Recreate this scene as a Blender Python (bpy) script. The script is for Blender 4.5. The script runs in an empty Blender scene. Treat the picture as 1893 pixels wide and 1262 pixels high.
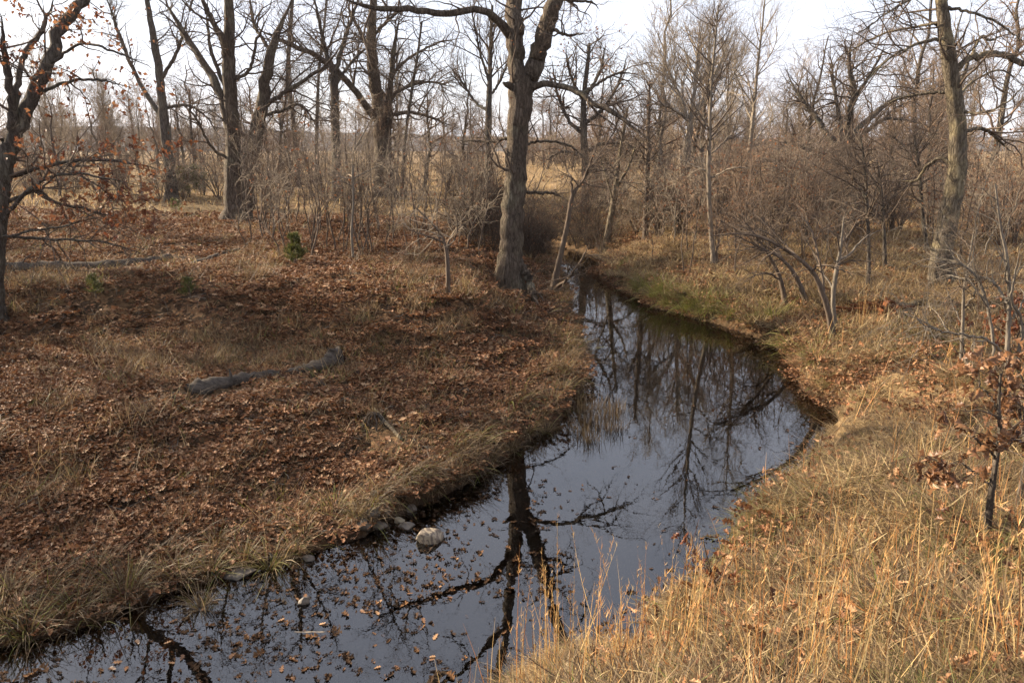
import bpy, math
import numpy as np
from mathutils import Vector, Matrix

R = math.radians
rng = np.random.default_rng(11)
scene = bpy.context.scene
col = scene.collection
U = rng.uniform
NOR = rng.normal

# ------------------------------------------------------------------ camera
CAM_H = 4.0
PITCH = R(14.6)
cam_d = bpy.data.cameras.new('camera')
cam_d.sensor_width = 36.0
cam_d.lens = 26.0
cam_d.clip_start = 0.05
cam_d.clip_end = 3000
cam = bpy.data.objects.new('camera', cam_d)
cam.location = (0, 0, CAM_H)
cam.rotation_euler = (math.pi / 2 - PITCH, 0, 0)
col.objects.link(cam)
scene.camera = cam

# ------------------------------------------------------------------ light
SUN_EL = R(27)
SUN_AZ = R(65)                      # towards the left of the view axis (+Y)
sdir = Vector((-math.sin(SUN_AZ) * math.cos(SUN_EL), math.cos(SUN_AZ) * math.cos(SUN_EL), math.sin(SUN_EL)))
world = bpy.data.worlds.new('World')
scene.world = world
world.use_nodes = True
wn, wl = world.node_tree.nodes, world.node_tree.links
wn.clear()
wo = wn.new('ShaderNodeOutputWorld')
bg = wn.new('ShaderNodeBackground')
sky = wn.new('ShaderNodeTexSky')
sky.sky_type = 'NISHITA'
sky.sun_disc = False
sky.sun_elevation = SUN_EL
sky.sun_rotation = -SUN_AZ
sky.dust_density = 2.0
sky.air_density = 1.0
tc = wn.new('ShaderNodeTexCoord')
mp = wn.new('ShaderNodeMapping')
mp.inputs['Scale'].default_value = (1, 1, 2.6)
nz = wn.new('ShaderNodeTexNoise')
nz.inputs['Scale'].default_value = 2.2
nz.inputs['Detail'].default_value = 5
nz.inputs['Roughness'].default_value = 0.55
cr = wn.new('ShaderNodeValToRGB')
cr.color_ramp.elements[0].position = 0.25
cr.color_ramp.elements[0].color = (0.55, 0.55, 0.55, 1)
cr.color_ramp.elements[1].position = 0.75
cr.color_ramp.elements[1].color = (0.97, 0.97, 0.97, 1)
mx = wn.new('ShaderNodeMix')
mx.data_type = 'RGBA'
mx.inputs['B'].default_value = (4.7, 4.85, 5.6, 1)      # thin bright winter cloud
wl.new(tc.outputs['Generated'], mp.inputs['Vector'])
wl.new(mp.outputs['Vector'], nz.inputs['Vector'])
wl.new(nz.outputs['Fac'], cr.inputs['Fac'])
wl.new(cr.outputs['Color'], mx.inputs['Factor'])
wl.new(sky.outputs['Color'], mx.inputs['A'])
wl.new(mx.outputs['Result'], bg.inputs['Color'])
bg.inputs['Strength'].default_value = 0.064
wl.new(bg.outputs['Background'], wo.inputs['Surface'])

sun_d = bpy.data.lights.new('sun', 'SUN')
sun_d.energy = 5.0
sun_d.angle = R(0.9)
sun_d.color = (1.0, 0.84, 0.63)
sun = bpy.data.objects.new('sun', sun_d)
sun.rotation_euler = sdir.to_track_quat('Z', 'Y').to_euler()
col.objects.link(sun)

vs = scene.view_settings
vs.view_transform = 'Standard'
vs.look = 'None'
vs.exposure = 2.02
vs.gamma = 1.0
vs.use_curve_mapping = False
cy = scene.cycles
cy.max_bounces = 5
cy.diffuse_bounces = 2
cy.glossy_bounces = 3
cy.transmission_bounces = 3
cy.transparent_max_bounces = 6
cy.caustics_reflective = False
cy.caustics_refractive = False
cy.use_denoising = True

# ------------------------------------------------------------------ pixel helpers (photo pixels 1893 x 1262)
FPX = 26.0 / 36.0 * 1893
CX, CYP = 946.5, 631.0
FWD = np.array([0, math.cos(PITCH), -math.sin(PITCH)])
UPV = np.array([0, math.sin(PITCH), math.cos(PITCH)])
CAM = np.array([0, 0, CAM_H])


def ray(px, py):
    px = np.asarray(px, float)
    py = np.asarray(py, float)
    d = FWD + ((px - CX) / FPX)[..., None] * np.array([1.0, 0, 0]) + ((CYP - py) / FPX)[..., None] * UPV
    return d


def at_z(px, py, z=0.0):
    d = ray(px, py)
    return CAM + d * ((z - CAM_H) / d[..., 2])[..., None]


def at_y(px, py, y):
    d = ray(px, py)
    return CAM + d * (y / d[..., 1])[..., None]


def S(t):
    t = np.clip(t, 0, 1)
    return t * t * (3 - 2 * t)


# ------------------------------------------------------------------ noise
_perm = np.random.default_rng(3).random((256, 256))


def vnoise(x, y):
    xi = np.floor(x).astype(int)
    yi = np.floor(y).astype(int)
    fx, fy = S(x - xi), S(y - yi)
    a = _perm[xi % 256, yi % 256]
    b = _perm[(xi + 1) % 256, yi % 256]
    c = _perm[xi % 256, (yi + 1) % 256]
    d = _perm[(xi + 1) % 256, (yi + 1) % 256]
    return (a * (1 - fx) + b * fx) * (1 - fy) + (c * (1 - fx) + d * fx) * fy


def fbm(x, y, o=4):
    s, a, t = 0, 1, 0
    for i in range(o):
        s = s + a * vnoise(x * 2 ** i + 17.3 * i, y * 2 ** i + 9.1 * i)
        t += a
        a *= 0.5
    return s / t


# ------------------------------------------------------------------ the creek outline, in world metres
left_px = [(1040, 500), (1050, 530), (1060, 580), (1074, 640), (1080, 690), (1062, 740), (1035, 778), (985, 815), (930, 850), (880, 892),
           (815, 925), (760, 945), (690, 985), (640, 1005), (560, 1035), (480, 1065), (400, 1085), (300, 1110), (200, 1150), (120, 1178), (0, 1205), (-150, 1240), (-420, 1300)]
right_px = [(-300, 1600), (500, 1560), (800, 1420), (900, 1330), (1030, 1250), (1230, 1150), (1290, 1085), (1370, 985), (1440, 915), (1535, 830), (1540, 775),
            (1500, 722), (1466, 690), (1444, 655), (1410, 630), (1345, 602), (1290, 592), (1215, 570), (1160, 545), (1112, 520), (1098, 495)]
wp = [p[:2] for p in at_z(*np.array(right_px, float).T)]
far = [(3.6, 27.0), (2.6, 30.5), (-1.0, 34), (-8, 37), (-20, 38), (-20, 36), (-8, 35), (-2.0, 32), (0.8, 29.0), (1.5, 26.5)]
wp += [np.array(p) for p in far]
wp += [p[:2] for p in at_z(*np.array(left_px, float).T)]
wp = np.array(wp)
for _ in range(2):
    q = np.roll(wp, -1, 0)
    wp = np.stack([0.75 * wp + 0.25 * q, 0.25 * wp + 0.75 * q], 1).reshape(-1, 2)


def water_sdf(x, y):
    x = np.asarray(x, float).ravel()
    y = np.asarray(y, float).ravel()
    out = np.empty(len(x))
    A = wp
    B = np.roll(wp, -1, 0)
    for s in range(0, len(x), 20000):
        px, py = x[s:s + 20000, None], y[s:s + 20000, None]
        ex, ey = B[:, 0] - A[:, 0], B[:, 1] - A[:, 1]
        wx, wy = px - A[:, 0], py - A[:, 1]
        t = np.clip((wx * ex + wy * ey) / (ex * ex + ey * ey + 1e-12), 0, 1)
        dd = np.sqrt(((wx - t * ex) ** 2 + (wy - t * ey) ** 2).min(1))
        c = (A[:, 1] > py) != (B[:, 1] > py)
        xi = A[:, 0] + (py - A[:, 1]) / (ey + 1e-12 * (ey == 0)) * ex
        ins = ((c & (px < xi)).sum(1) % 2) == 1
        dd = np.where(ins, -dd, dd)
        out[s:s + 20000] = dd + 0.42 * (fbm(x[s:s + 20000] * 1.1 + 3, y[s:s + 20000] * 1.1, 4) - 0.5)
    return out


CXY = np.array([(0, -1), (4, -0.5), (6, -0.2), (8, 1), (11, 2.8), (14, 3.4), (18, 3.2), (21, 2.5), (28, 1.8), (33, -3), (36, -30), (900, -30)], float)


def leftness(x, y):
    return S((np.interp(y, CXY[:, 0], CXY[:, 1]) - x) / 0.8 + 0.5)


def height(x, y, d=None):
    x = np.asarray(x, float)
    y = np.asarray(y, float)
    if d is None:
        d = water_sdf(x, y).reshape(x.shape)
    n1 = fbm(x * 0.5, y * 0.5, 3) - 0.5
    n2 = fbm(x * 2.2 + 40, y * 2.2, 2) - 0.5
    d = d + n2 * 0.35 * np.clip(np.abs(d) / 0.4, 0, 1)
    L = leftness(x, y)
    crest = 12.6 + 0.5 * np.sin(x * 0.7)
    hl = (0.07 + 0.15 * S((x + 2.2) / 1.2)) * S(d / 0.22) + 0.5 * S(d / 5.0) + 0.8 * S((y - crest) / 2.6) * S((d - 0.2) / 3.0)
    hr = 0.40 * S(d / 0.45) + 0.5 * S(d / 2.6) + 0.35 * S(d / 8) + 0.45 * S((6.0 - y) / 4.0) * S(d / 2.0)
    h = hl * L + hr * (1 - L)
    n3 = fbm(x * 4.5 + 8, y * 4.5, 2) - 0.5
    h = h + (n1 * 0.35 + n2 * (0.12 + 0.2 * (1 - L) * (y < 14)) + n3 * 0.1) * S(d / 1.0)
    h = h + 0.5 * S((y - 40) / 60) + 0.4 * n1 * S((y - 30) / 40)
    deep = 0.04 + 0.55 * S((-d - 0.1) / 1.6)
    shallow = 0.03 + 0.07 * n2                                   # leaf-choked shallows under the near end of the left bank
    k = S((6.6 - y + 0.35 * (x + 1.5)) / 1.6)
    k = k * S((0.6 - x) / 1.2)
    inside = -(deep * (1 - k) + (0.065 + 0.10 * n2 + 0.16 * (fbm(x * 5 + 8, y * 5, 2) - 0.5)) * k)
    return np.where(d > 0, h, inside)


def ground(px, py, tmin=2.5, tmax=260):
    """the point of the terrain that a photo pixel looks at"""
    d = ray(px, py)
    ts = np.geomspace(tmin, tmax, 1400)
    P = CAM + d * ts[:, None]
    hh = height(P[:, 0], P[:, 1])
    k = np.nonzero(P[:, 2] < np.maximum(hh, -0.01))[0]
    return P[k[0]] if len(k) else P[-1]


def on_ground(x, y):
    return np.array([x, y, float(height(np.array([x]), np.array([y]))[0])])


# ------------------------------------------------------------------ mesh helpers
def make_mesh(name, V, F, mat=None, attrs=None, smooth=False):
    V = np.ascontiguousarray(V, np.float32).reshape(-1, 3)
    F = np.ascontiguousarray(F, np.int32)
    k = F.shape[1]
    me = bpy.data.meshes.new(name)
    me.vertices.add(len(V))
    me.vertices.foreach_set('co', V.ravel())
    me.loops.add(F.size)
    me.loops.foreach_set('vertex_index', F.ravel())
    me.polygons.add(len(F))
    me.polygons.foreach_set('loop_start', np.arange(0, F.size, k, dtype=np.int32))
    me.polygons.foreach_set('use_smooth', np.full(len(F), smooth, dtype=bool))
    for a, v in (attrs or {}).items():
        at = me.attributes.new(a, 'FLOAT', 'POINT')
        at.data.foreach_set('value', np.ascontiguousarray(v, np.float32).ravel())
    me.update(calc_edges=True)
    if mat is not None:
        me.materials.append(mat)
    return me


def link(name, data, parent=None, loc=None):
    o = bpy.data.objects.new(name, data)
    col.objects.link(o)
    if parent is not None:
        o.parent = parent
    if loc is not None:
        o.location = [float(c) for c in loc]
    return o


def tag(o, label=None, cat=None, group=None, kind=None):
    if label:
        o['label'] = label
    if cat:
        o['category'] = cat
    if group:
        o['group'] = group
    if kind:
        o['kind'] = kind
    return o


def thing(name, label, cat, loc, group=None, rz=0.0):
    o = bpy.data.objects.new(name, None)
    col.objects.link(o)
    o.location = [float(c) for c in loc]
    o.rotation_euler.z = rz
    o.empty_display_size = 0.2
    return tag(o, label, cat, group)


def copy_tree(o, parent=None):
    c = o.copy()
    col.objects.link(c)
    if parent is not None:
        c.parent = parent
    for ch in list(o.children):
        copy_tree(ch, c)
    return c


def norm(v):
    return v / (np.linalg.norm(v, axis=-1, keepdims=True) + 1e-12)


def tubes(pts, rad, sides, rough=0.0, flare=None):
    """pts (B,n,3), rad (B,n) -> verts, quads of open tubes"""
    B, n = rad.shape
    t = norm(np.gradient(pts, axis=1))
    mean = norm(t.mean(1))
    ref = np.where((np.abs(mean[:, 2]) > 0.8)[:, None], np.array([1.0, 0.13, 0]), np.array([0.0, 0.1, 1.0]))
    u = norm(np.cross(t, ref[:, None, :]))
    v = np.cross(t, u)
    a = np.arange(sides) / sides * 2 * math.pi
    rr = np.repeat(rad[..., None], sides, 2)
    if rough:
        rr = rr * (1 + rough * rng.normal(size=(B, n, sides)))
    if flare is not None:
        rr = rr * flare
    V = pts[:, :, None, :] + rr[..., None] * (np.cos(a)[None, None, :, None] * u[:, :, None, :] + np.sin(a)[None, None, :, None] * v[:, :, None, :])
    i = np.arange(n - 1)[:, None] * sides
    k = np.arange(sides)[None, :]
    q = np.stack([i + k, i + (k + 1) % sides, i + sides + (k + 1) % sides, i + sides + k], -1).reshape(-1, 4)
    F = (q[None] + (np.arange(B) * n * sides)[:, None, None]).reshape(-1, 4)
    return V.reshape(-1, 3), F


def merge(parts):
    Vs, Fs, o = [], [], 0
    for V, F in parts:
        Vs.append(V)
        Fs.append(F + o)
        o += len(V)
    return np.concatenate(Vs), np.concatenate(Fs)


def resample(P, n):
    """Catmull-Rom through P (m,k) at n points evenly spaced"""
    P = np.asarray(P, float)
    m = len(P)
    if m == 2:
        return P[0] + (P[1] - P[0]) * np.linspace(0, 1, n)[:, None]
    E = np.concatenate([[2 * P[0] - P[1]], P, [2 * P[-1] - P[-2]]])
    L = np.r_[0, np.cumsum(np.linalg.norm(np.diff(P[:, :3], axis=0), axis=1))]
    s = np.interp(np.linspace(0, L[-1], n), L, np.arange(m))
    k = np.minimum(s.astype(int), m - 2)
    t = (s - k)[:, None]
    p0, p1, p2, p3 = E[k], E[k + 1], E[k + 2], E[k + 3]
    return 0.5 * (2 * p1 + (p2 - p0) * t + (2 * p0 - 5 * p1 + 4 * p2 - p3) * t ** 2 + (3 * p1 - p0 - 3 * p2 + p3) * t ** 3)


def spawn(par, rad, N, ln, t=(0.2, 1.0), ang=(35, 75), n=6, wig=0.2, up=0.03, rfac=0.6, rmin=0.004, lenfall=0.5, slim=0.016):
    """N children grown off parent polylines par (P,m,3) with radii rad (P,m)"""
    P, m, _ = par.shape
    plen = np.linalg.norm(np.diff(par, axis=1), axis=2).sum(1)
    idx = rng.choice(P, N, p=plen / plen.sum())
    tt = U(t[0], t[1], N)
    f = tt * (m - 1)
    k = np.minimum(f.astype(int), m - 2)
    fr = (f - k)[:, None]
    a, b = par[idx, k], par[idx, k + 1]
    start = a + (b - a) * fr
    tan = norm(b - a)
    pr = rad[idx, k] * (1 - fr[:, 0]) + rad[idx, k + 1] * fr[:, 0]
    rv = NOR(size=(N, 3))
    perp = norm(rv - (rv * tan).sum(1, keepdims=True) * tan)
    th = np.radians(U(ang[0], ang[1], N))[:, None]
    d = norm(tan * np.cos(th) + perp * np.sin(th))
    L = U(ln[0], ln[1], N) * (1 - lenfall * tt)
    r0 = np.maximum(np.minimum(pr * rfac, L * slim + rmin * 0.6), rmin)
    pts = np.empty((N, n, 3))
    pts[:, 0] = start
    st = (L / (n - 1))[:, None]
    cur = start
    for j in range(1, n):
        d = norm(d + NOR(size=(N, 3)) * wig + np.array([0, 0, up]))
        cur = cur + d * st
        pts[:, j] = cur
    rr = r0[:, None] * np.linspace(1, 0, n)[None] ** 0.8
    rr = np.maximum(rr, rmin * 0.7)
    return pts, rr


# ------------------------------------------------------------------ materials
def new_mat(name):
    m = bpy.data.materials.new(name)
    m.use_nodes = True
    nt = m.node_tree
    nt.nodes.clear()
    out = nt.nodes.new('ShaderNodeOutputMaterial')
    return m, nt.nodes, nt.links, out


def ramp(N, stops):
    c = N.new('ShaderNodeValToRGB')
    e = c.color_ramp.elements
    while len(e) < len(stops):
        e.new(0.5)
    for i, (p, rgb) in enumerate(stops):
        e[i].position = p
        e[i].color = (*rgb, 1)
    return c


def attr_mat(name, stops, green=None, transl=0.35, rough=0.6, obj_random=False, spec=0.3):
    m, N, L, out = new_mat(name)
    if obj_random:
        a = N.new('ShaderNodeObjectInfo')
        src = a.outputs['Random']
    else:
        a = N.new('ShaderNodeAttribute')
        a.attribute_name = 'rnd'
        src = a.outputs['Fac']
    c = ramp(N, stops)
    L.new(src, c.inputs['Fac'])
    colr = c.outputs['Color']
    if green:
        g = N.new('ShaderNodeAttribute')
        g.attribute_name = 'green'
        x = N.new('ShaderNodeMix')
        x.data_type = 'RGBA'
        x.inputs['B'].default_value = (*green, 1)
        L.new(g.outputs['Fac'], x.inputs['Factor'])
        L.new(colr, x.inputs['A'])
        colr = x.outputs['Result']
    p = N.new('ShaderNodeBsdfPrincipled')
    p.inputs['Roughness'].default_value = rough
    p.inputs['Specular IOR Level'].default_value = spec
    t = N.new('ShaderNodeBsdfTranslucent')
    ms = N.new('ShaderNodeMixShader')
    ms.inputs['Fac'].default_value = transl
    L.new(colr, p.inputs['Base Color'])
    L.new(colr, t.inputs['Color'])
    L.new(p.outputs['BSDF'], ms.inputs[1])
    L.new(t.outputs['BSDF'], ms.inputs[2])
    L.new(ms.outputs['Shader'], out.inputs['Surface'])
    return m


def bark_mat(name, dark, light, scale=1.0, stretch=0.18, bump=0.6, lichen=None, along='z'):
    m, N, L, out = new_mat(name)
    tc = N.new('ShaderNodeTexCoord')
    mp = N.new('ShaderNodeMapping')
    mp.inputs['Scale'].default_value = (1, 1, stretch) if along == 'z' else (stretch, 1, 1)
    L.new(tc.outputs['Object'], mp.inputs['Vector'])
    n1 = N.new('ShaderNodeTexNoise')
    n1.inputs['Scale'].default_value = 22 * scale
    n1.inputs['Detail'].default_value = 5
    n1.inputs['Roughness'].default_value = 0.65
    L.new(mp.outputs['Vector'], n1.inputs['Vector'])
    v = N.new('ShaderNodeTexVoronoi')
    v.feature = 'DISTANCE_TO_EDGE'
    v.inputs['Scale'].default_value = 15 * scale
    wv = N.new('ShaderNodeVectorMath')
    wv.operation = 'ADD'
    sc = N.new('ShaderNodeVectorMath')
    sc.operation = 'SCALE'
    sc.inputs['Scale'].default_value = 0.11
    L.new(n1.outputs['Color'], sc.inputs[0])
    L.new(mp.outputs['Vector'], wv.inputs[0])
    L.new(sc.outputs['Vector'], wv.inputs[1])
    L.new(wv.outputs['Vector'], v.inputs['Vector'])
    r = ramp(N, [(0.25, dark), (0.5, tuple(0.5 * (a + b) for a, b in zip(dark, light))), (0.78, light)])
    L.new(n1.outputs['Fac'], r.inputs['Fac'])
    colr = r.outputs['Color']
    n2 = N.new('ShaderNodeTexNoise')
    n2.inputs['Scale'].default_value = 2.3
    n2.inputs['Detail'].default_value = 4
    L.new(tc.outputs['Object'], n2.inputs['Vector'])
    if lichen:
        rr = ramp(N, [(0.5, (0, 0, 0)), (0.68, (0.75, 0.75, 0.75))])
        L.new(n2.outputs['Fac'], rr.inputs['Fac'])
        x = N.new('ShaderNodeMix')
        x.data_type = 'RGBA'
        x.inputs['B'].default_value = (*lichen, 1)
        L.new(rr.outputs['Color'], x.inputs['Factor'])
        L.new(colr, x.inputs['A'])
        colr = x.outputs['Result']
    cr_ = ramp(N, [(0.0, (0.5, 0.47, 0.45)), (0.14, (1, 1, 1))])
    L.new(v.outputs['Distance'], cr_.inputs['Fac'])
    mu = N.new('ShaderNodeMix')
    mu.data_type = 'RGBA'
    mu.blend_type = 'MULTIPLY'
    mu.inputs['Factor'].default_value = min(1.0, bump * 1.4)
    L.new(colr, mu.inputs['A'])
    L.new(cr_.outputs['Color'], mu.inputs['B'])
    colr = mu.outputs['Result']
    p = N.new('ShaderNodeBsdfPrincipled')
    p.inputs['Roughness'].default_value = 0.9
    p.inputs['Specular IOR Level'].default_value = 0.15
    L.new(colr, p.inputs['Base Color'])
    mm = N.new('ShaderNodeMath')
    mm.operation = 'MULTIPLY'
    vr = ramp(N, [(0.0, (0, 0, 0)), (0.25, (1, 1, 1))])
    L.new(v.outputs['Distance'], vr.inputs['Fac'])
    L.new(vr.outputs['Color'], mm.inputs[0])
    L.new(n1.outputs['Fac'], mm.inputs[1])
    b = N.new('ShaderNodeBump')
    b.inputs['Strength'].default_value = bump
    b.inputs['Distance'].default_value = 0.07
    L.new(mm.outputs['Value'], b.inputs['Height'])
    L.new(b.outputs['Normal'], p.inputs['Normal'])
    L.new(p.outputs['BSDF'], out.inputs['Surface'])
    return m


M = {}
M['oak'] = bark_mat('oak_bark', (0.03, 0.022, 0.016), (0.20, 0.155, 0.115), bump=0.9, lichen=(0.19, 0.165, 0.11))
M['grey'] = bark_mat('grey_bark', (0.032, 0.026, 0.021), (0.17, 0.14, 0.112), bump=0.8, lichen=(0.15, 0.14, 0.10))
M['dead'] = bark_mat('weathered_bark', (0.05, 0.04, 0.03), (0.25, 0.205, 0.145), bump=0.9, lichen=(0.34, 0.28, 0.16))
M['pale'] = bark_mat('sycamore_bark', (0.06, 0.047, 0.034), (0.26, 0.215, 0.165), scale=0.4, stretch=0.5, bump=0.2)
M['twig'] = bark_mat('twig_bark', (0.04, 0.029, 0.021), (0.15, 0.112, 0.083), bump=0.1)
M['twigp'] = bark_mat('pale_twig_bark', (0.13, 0.1, 0.07), (0.33, 0.27, 0.2), bump=0.1)
M['twigr'] = bark_mat('reddish_twig_bark', (0.075, 0.05, 0.034), (0.25, 0.17, 0.115), bump=0.1)
M['twigm'] = bark_mat('mid_twig_bark', (0.075, 0.057, 0.044), (0.23, 0.18, 0.14), bump=0.1)
M['dark'] = bark_mat('dark_brush_bark', (0.02, 0.014, 0.010), (0.085, 0.06, 0.044), bump=0.1)
M['shrub'] = bark_mat('grey_shrub_bark', (0.06, 0.048, 0.037), (0.22, 0.19, 0.152), bump=0.2)
M['log'] = bark_mat('old_log_wood', (0.018, 0.014, 0.011), (0.115, 0.094, 0.075), scale=1.1, bump=0.35, along='x', stretch=0.12)
M['rot'] = bark_mat('rotten_red_wood', (0.05, 0.016, 0.008), (0.25, 0.095, 0.036), scale=1.0, bump=0.5, along='x', stretch=0.12)
LEAFR = [(0.0, (0.03, 0.014, 0.007)), (0.25, (0.09, 0.036, 0.015)), (0.5, (0.165, 0.07, 0.028)), (0.72, (0.25, 0.125, 0.056)), (0.9, (0.34, 0.22, 0.125)), (1.0, (0.24, 0.07, 0.018))]
M['litter'] = attr_mat('dry_leaf_litter', LEAFR, transl=0.15, rough=0.65, spec=0.22)
M['wet'] = attr_mat('wet_leaf', [(0.0, (0.012, 0.007, 0.004)), (0.6, (0.045, 0.024, 0.012)), (1.0, (0.14, 0.07, 0.03))], transl=0.05, rough=0.8, spec=0.08)
M['leaf'] = attr_mat('hanging_dry_leaf', [(0.0, (0.06, 0.02, 0.011)), (0.5, (0.15, 0.046, 0.018)), (1.0, (0.26, 0.10, 0.04))], transl=0.4, rough=0.45, obj_random=True)
M['leafb'] = attr_mat('hanging_brown_leaf', [(0.0, (0.07, 0.03, 0.014)), (0.5, (0.15, 0.072, 0.034)), (1.0, (0.26, 0.14, 0.07))], transl=0.35, rough=0.45, obj_random=True)
M['leafs'] = attr_mat('small_dry_leaf', [(0.0, (0.09, 0.035, 0.016)), (0.5, (0.18, 0.072, 0.03)), (1.0, (0.28, 0.14, 0.065))], transl=0.35)
M['float'] = attr_mat('floating_leaf', [(0.0, (0.07, 0.035, 0.018)), (0.5, (0.18, 0.09, 0.04)), (1.0, (0.34, 0.2, 0.1))], transl=0.2, rough=0.4, obj_random=True)
STRAW = [(0.0, (0.045, 0.028, 0.015)), (0.25, (0.125, 0.08, 0.042)), (0.5, (0.24, 0.162, 0.082)), (0.75, (0.40, 0.29, 0.145)), (0.9, (0.50, 0.39, 0.21)), (1.0, (0.30, 0.13, 0.042))]
M['grass'] = attr_mat('dry_straw_grass', STRAW, green=(0.14, 0.17, 0.035), transl=0.4, rough=0.55)
M['sedge'] = attr_mat('sedge_blades', [(0.0, (0.05, 0.03, 0.015)), (0.5, (0.14, 0.092, 0.046)), (1.0, (0.30, 0.22, 0.115))], green=(0.17, 0.18, 0.035), transl=0.35)
M['bluestem'] = attr_mat('orange_grass_stems', [(0.0, (0.22, 0.085, 0.03)), (0.4, (0.38, 0.18, 0.06)), (0.75, (0.50, 0.30, 0.11)), (1.0, (0.56, 0.42, 0.2))], transl=0.3)
M['cedar'] = attr_mat('cedar_needles', [(0.0, (0.03, 0.038, 0.011)), (0.6, (0.08, 0.088, 0.022)), (1.0, (0.16, 0.15, 0.04))], transl=0.25)
M['cedary'] = attr_mat('yellow_green_needles', [(0.0, (0.05, 0.056, 0.02)), (0.6, (0.11, 0.115, 0.035)), (1.0, (0.19, 0.18, 0.06))], transl=0.25)


def terrain_mat():
    m, N, L, out = new_mat('ground_cover')
    tc = N.new('ShaderNodeTexCoord')

    def noise(s, d=5, r=0.6):
        n = N.new('ShaderNodeTexNoise')
        n.inputs['Scale'].default_value = s
        n.inputs['Detail'].default_value = d
        n.inputs['Roughness'].default_value = r
        L.new(tc.outputs['Object'], n.inputs['Vector'])
        return n

    def at(n):
        a = N.new('ShaderNodeAttribute')
        a.attribute_name = n
        return a.outputs['Fac']

    def mix(f, a, b):
        x = N.new('ShaderNodeMix')
        x.data_type = 'RGBA'
        L.new(f, x.inputs['Factor'])
        L.new(a, x.inputs['A'])
        L.new(b, x.inputs['B'])
        return x.outputs['Result']
    v = N.new('ShaderNodeTexVoronoi')
    v.inputs['Scale'].default_value = 13
    L.new(tc.outputs['Object'], v.inputs['Vector'])
    sep = N.new('ShaderNodeSeparateColor')
    L.new(v.outputs['Color'], sep.inputs['Color'])
    lr = ramp(N, [(0.0, (0.016, 0.010, 0.006)), (0.35, (0.045, 0.024, 0.012)), (0.7, (0.10, 0.052, 0.025)), (1.0, (0.17, 0.10, 0.05))])
    L.new(sep.outputs['Red'], lr.inputs['Fac'])
    nf = noise(26, 6, 0.7)
    sr = ramp(N, [(0.3, (0.075, 0.048, 0.024)), (0.5, (0.19, 0.128, 0.064)), (0.72, (0.34, 0.245, 0.125))])
    L.new(nf.outputs['Fac'], sr.inputs['Fac'])
    nm = noise(9, 6, 0.7)
    mr = ramp(N, [(0.3, (0.012, 0.008, 0.005)), (0.7, (0.05, 0.032, 0.018))])
    L.new(nm.outputs['Fac'], mr.inputs['Fac'])
    c = mix(at('straw'), lr.outputs['Color'], sr.outputs['Color'])
    c = mix(at('mud'), c, mr.outputs['Color'])
    p = N.new('ShaderNodeBsdfPrincipled')
    p.inputs['Roughness'].default_value = 0.9
    p.inputs['Specular IOR Level'].default_value = 0.1
    L.new(c, p.inputs['Base Color'])
    b = N.new('ShaderNodeBump')
    b.inputs['Strength'].default_value = 0.8
    b.inputs['Distance'].default_value = 0.04
    L.new(nf.outputs['Fac'], b.inputs['Height'])
    L.new(b.outputs['Normal'], p.inputs['Normal'])
    L.new(p.outputs['BSDF'], out.inputs['Surface'])
    return m


def water_mat():
    m, N, L, out = new_mat('creek_water')
    tc = N.new('ShaderNodeTexCoord')
    n = N.new('ShaderNodeTexNoise')
    n.inputs['Scale'].default_value = 5.0
    n.inputs['Detail'].default_value = 3
    L.new(tc.outputs['Object'], n.inputs['Vector'])
    b = N.new('ShaderNodeBump')
    b.inputs['Strength'].default_value = 0.028
    b.inputs['Distance'].default_value = 0.02
    L.new(n.outputs['Fac'], b.inputs['Height'])
    fr = N.new('ShaderNodeFresnel')
    fr.inputs['IOR'].default_value = 2.1
    L.new(b.outputs['Normal'], fr.inputs['Normal'])
    g = N.new('ShaderNodeBsdfGlossy')
    g.inputs['Roughness'].default_value = 0.003
    L.new(b.outputs['Normal'], g.inputs['Normal'])
    t = N.new('ShaderNodeBsdfTransparent')
    t.inputs['Color'].default_value = (0.52, 0.44, 0.30, 1)
    ms = N.new('ShaderNodeMixShader')
    L.new(fr.outputs['Fac'], ms.inputs['Fac'])
    L.new(t.outputs['BSDF'], ms.inputs[1])
    L.new(g.outputs['BSDF'], ms.inputs[2])
    L.new(ms.outputs['Shader'], out.inputs['Surface'])
    return m


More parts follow.
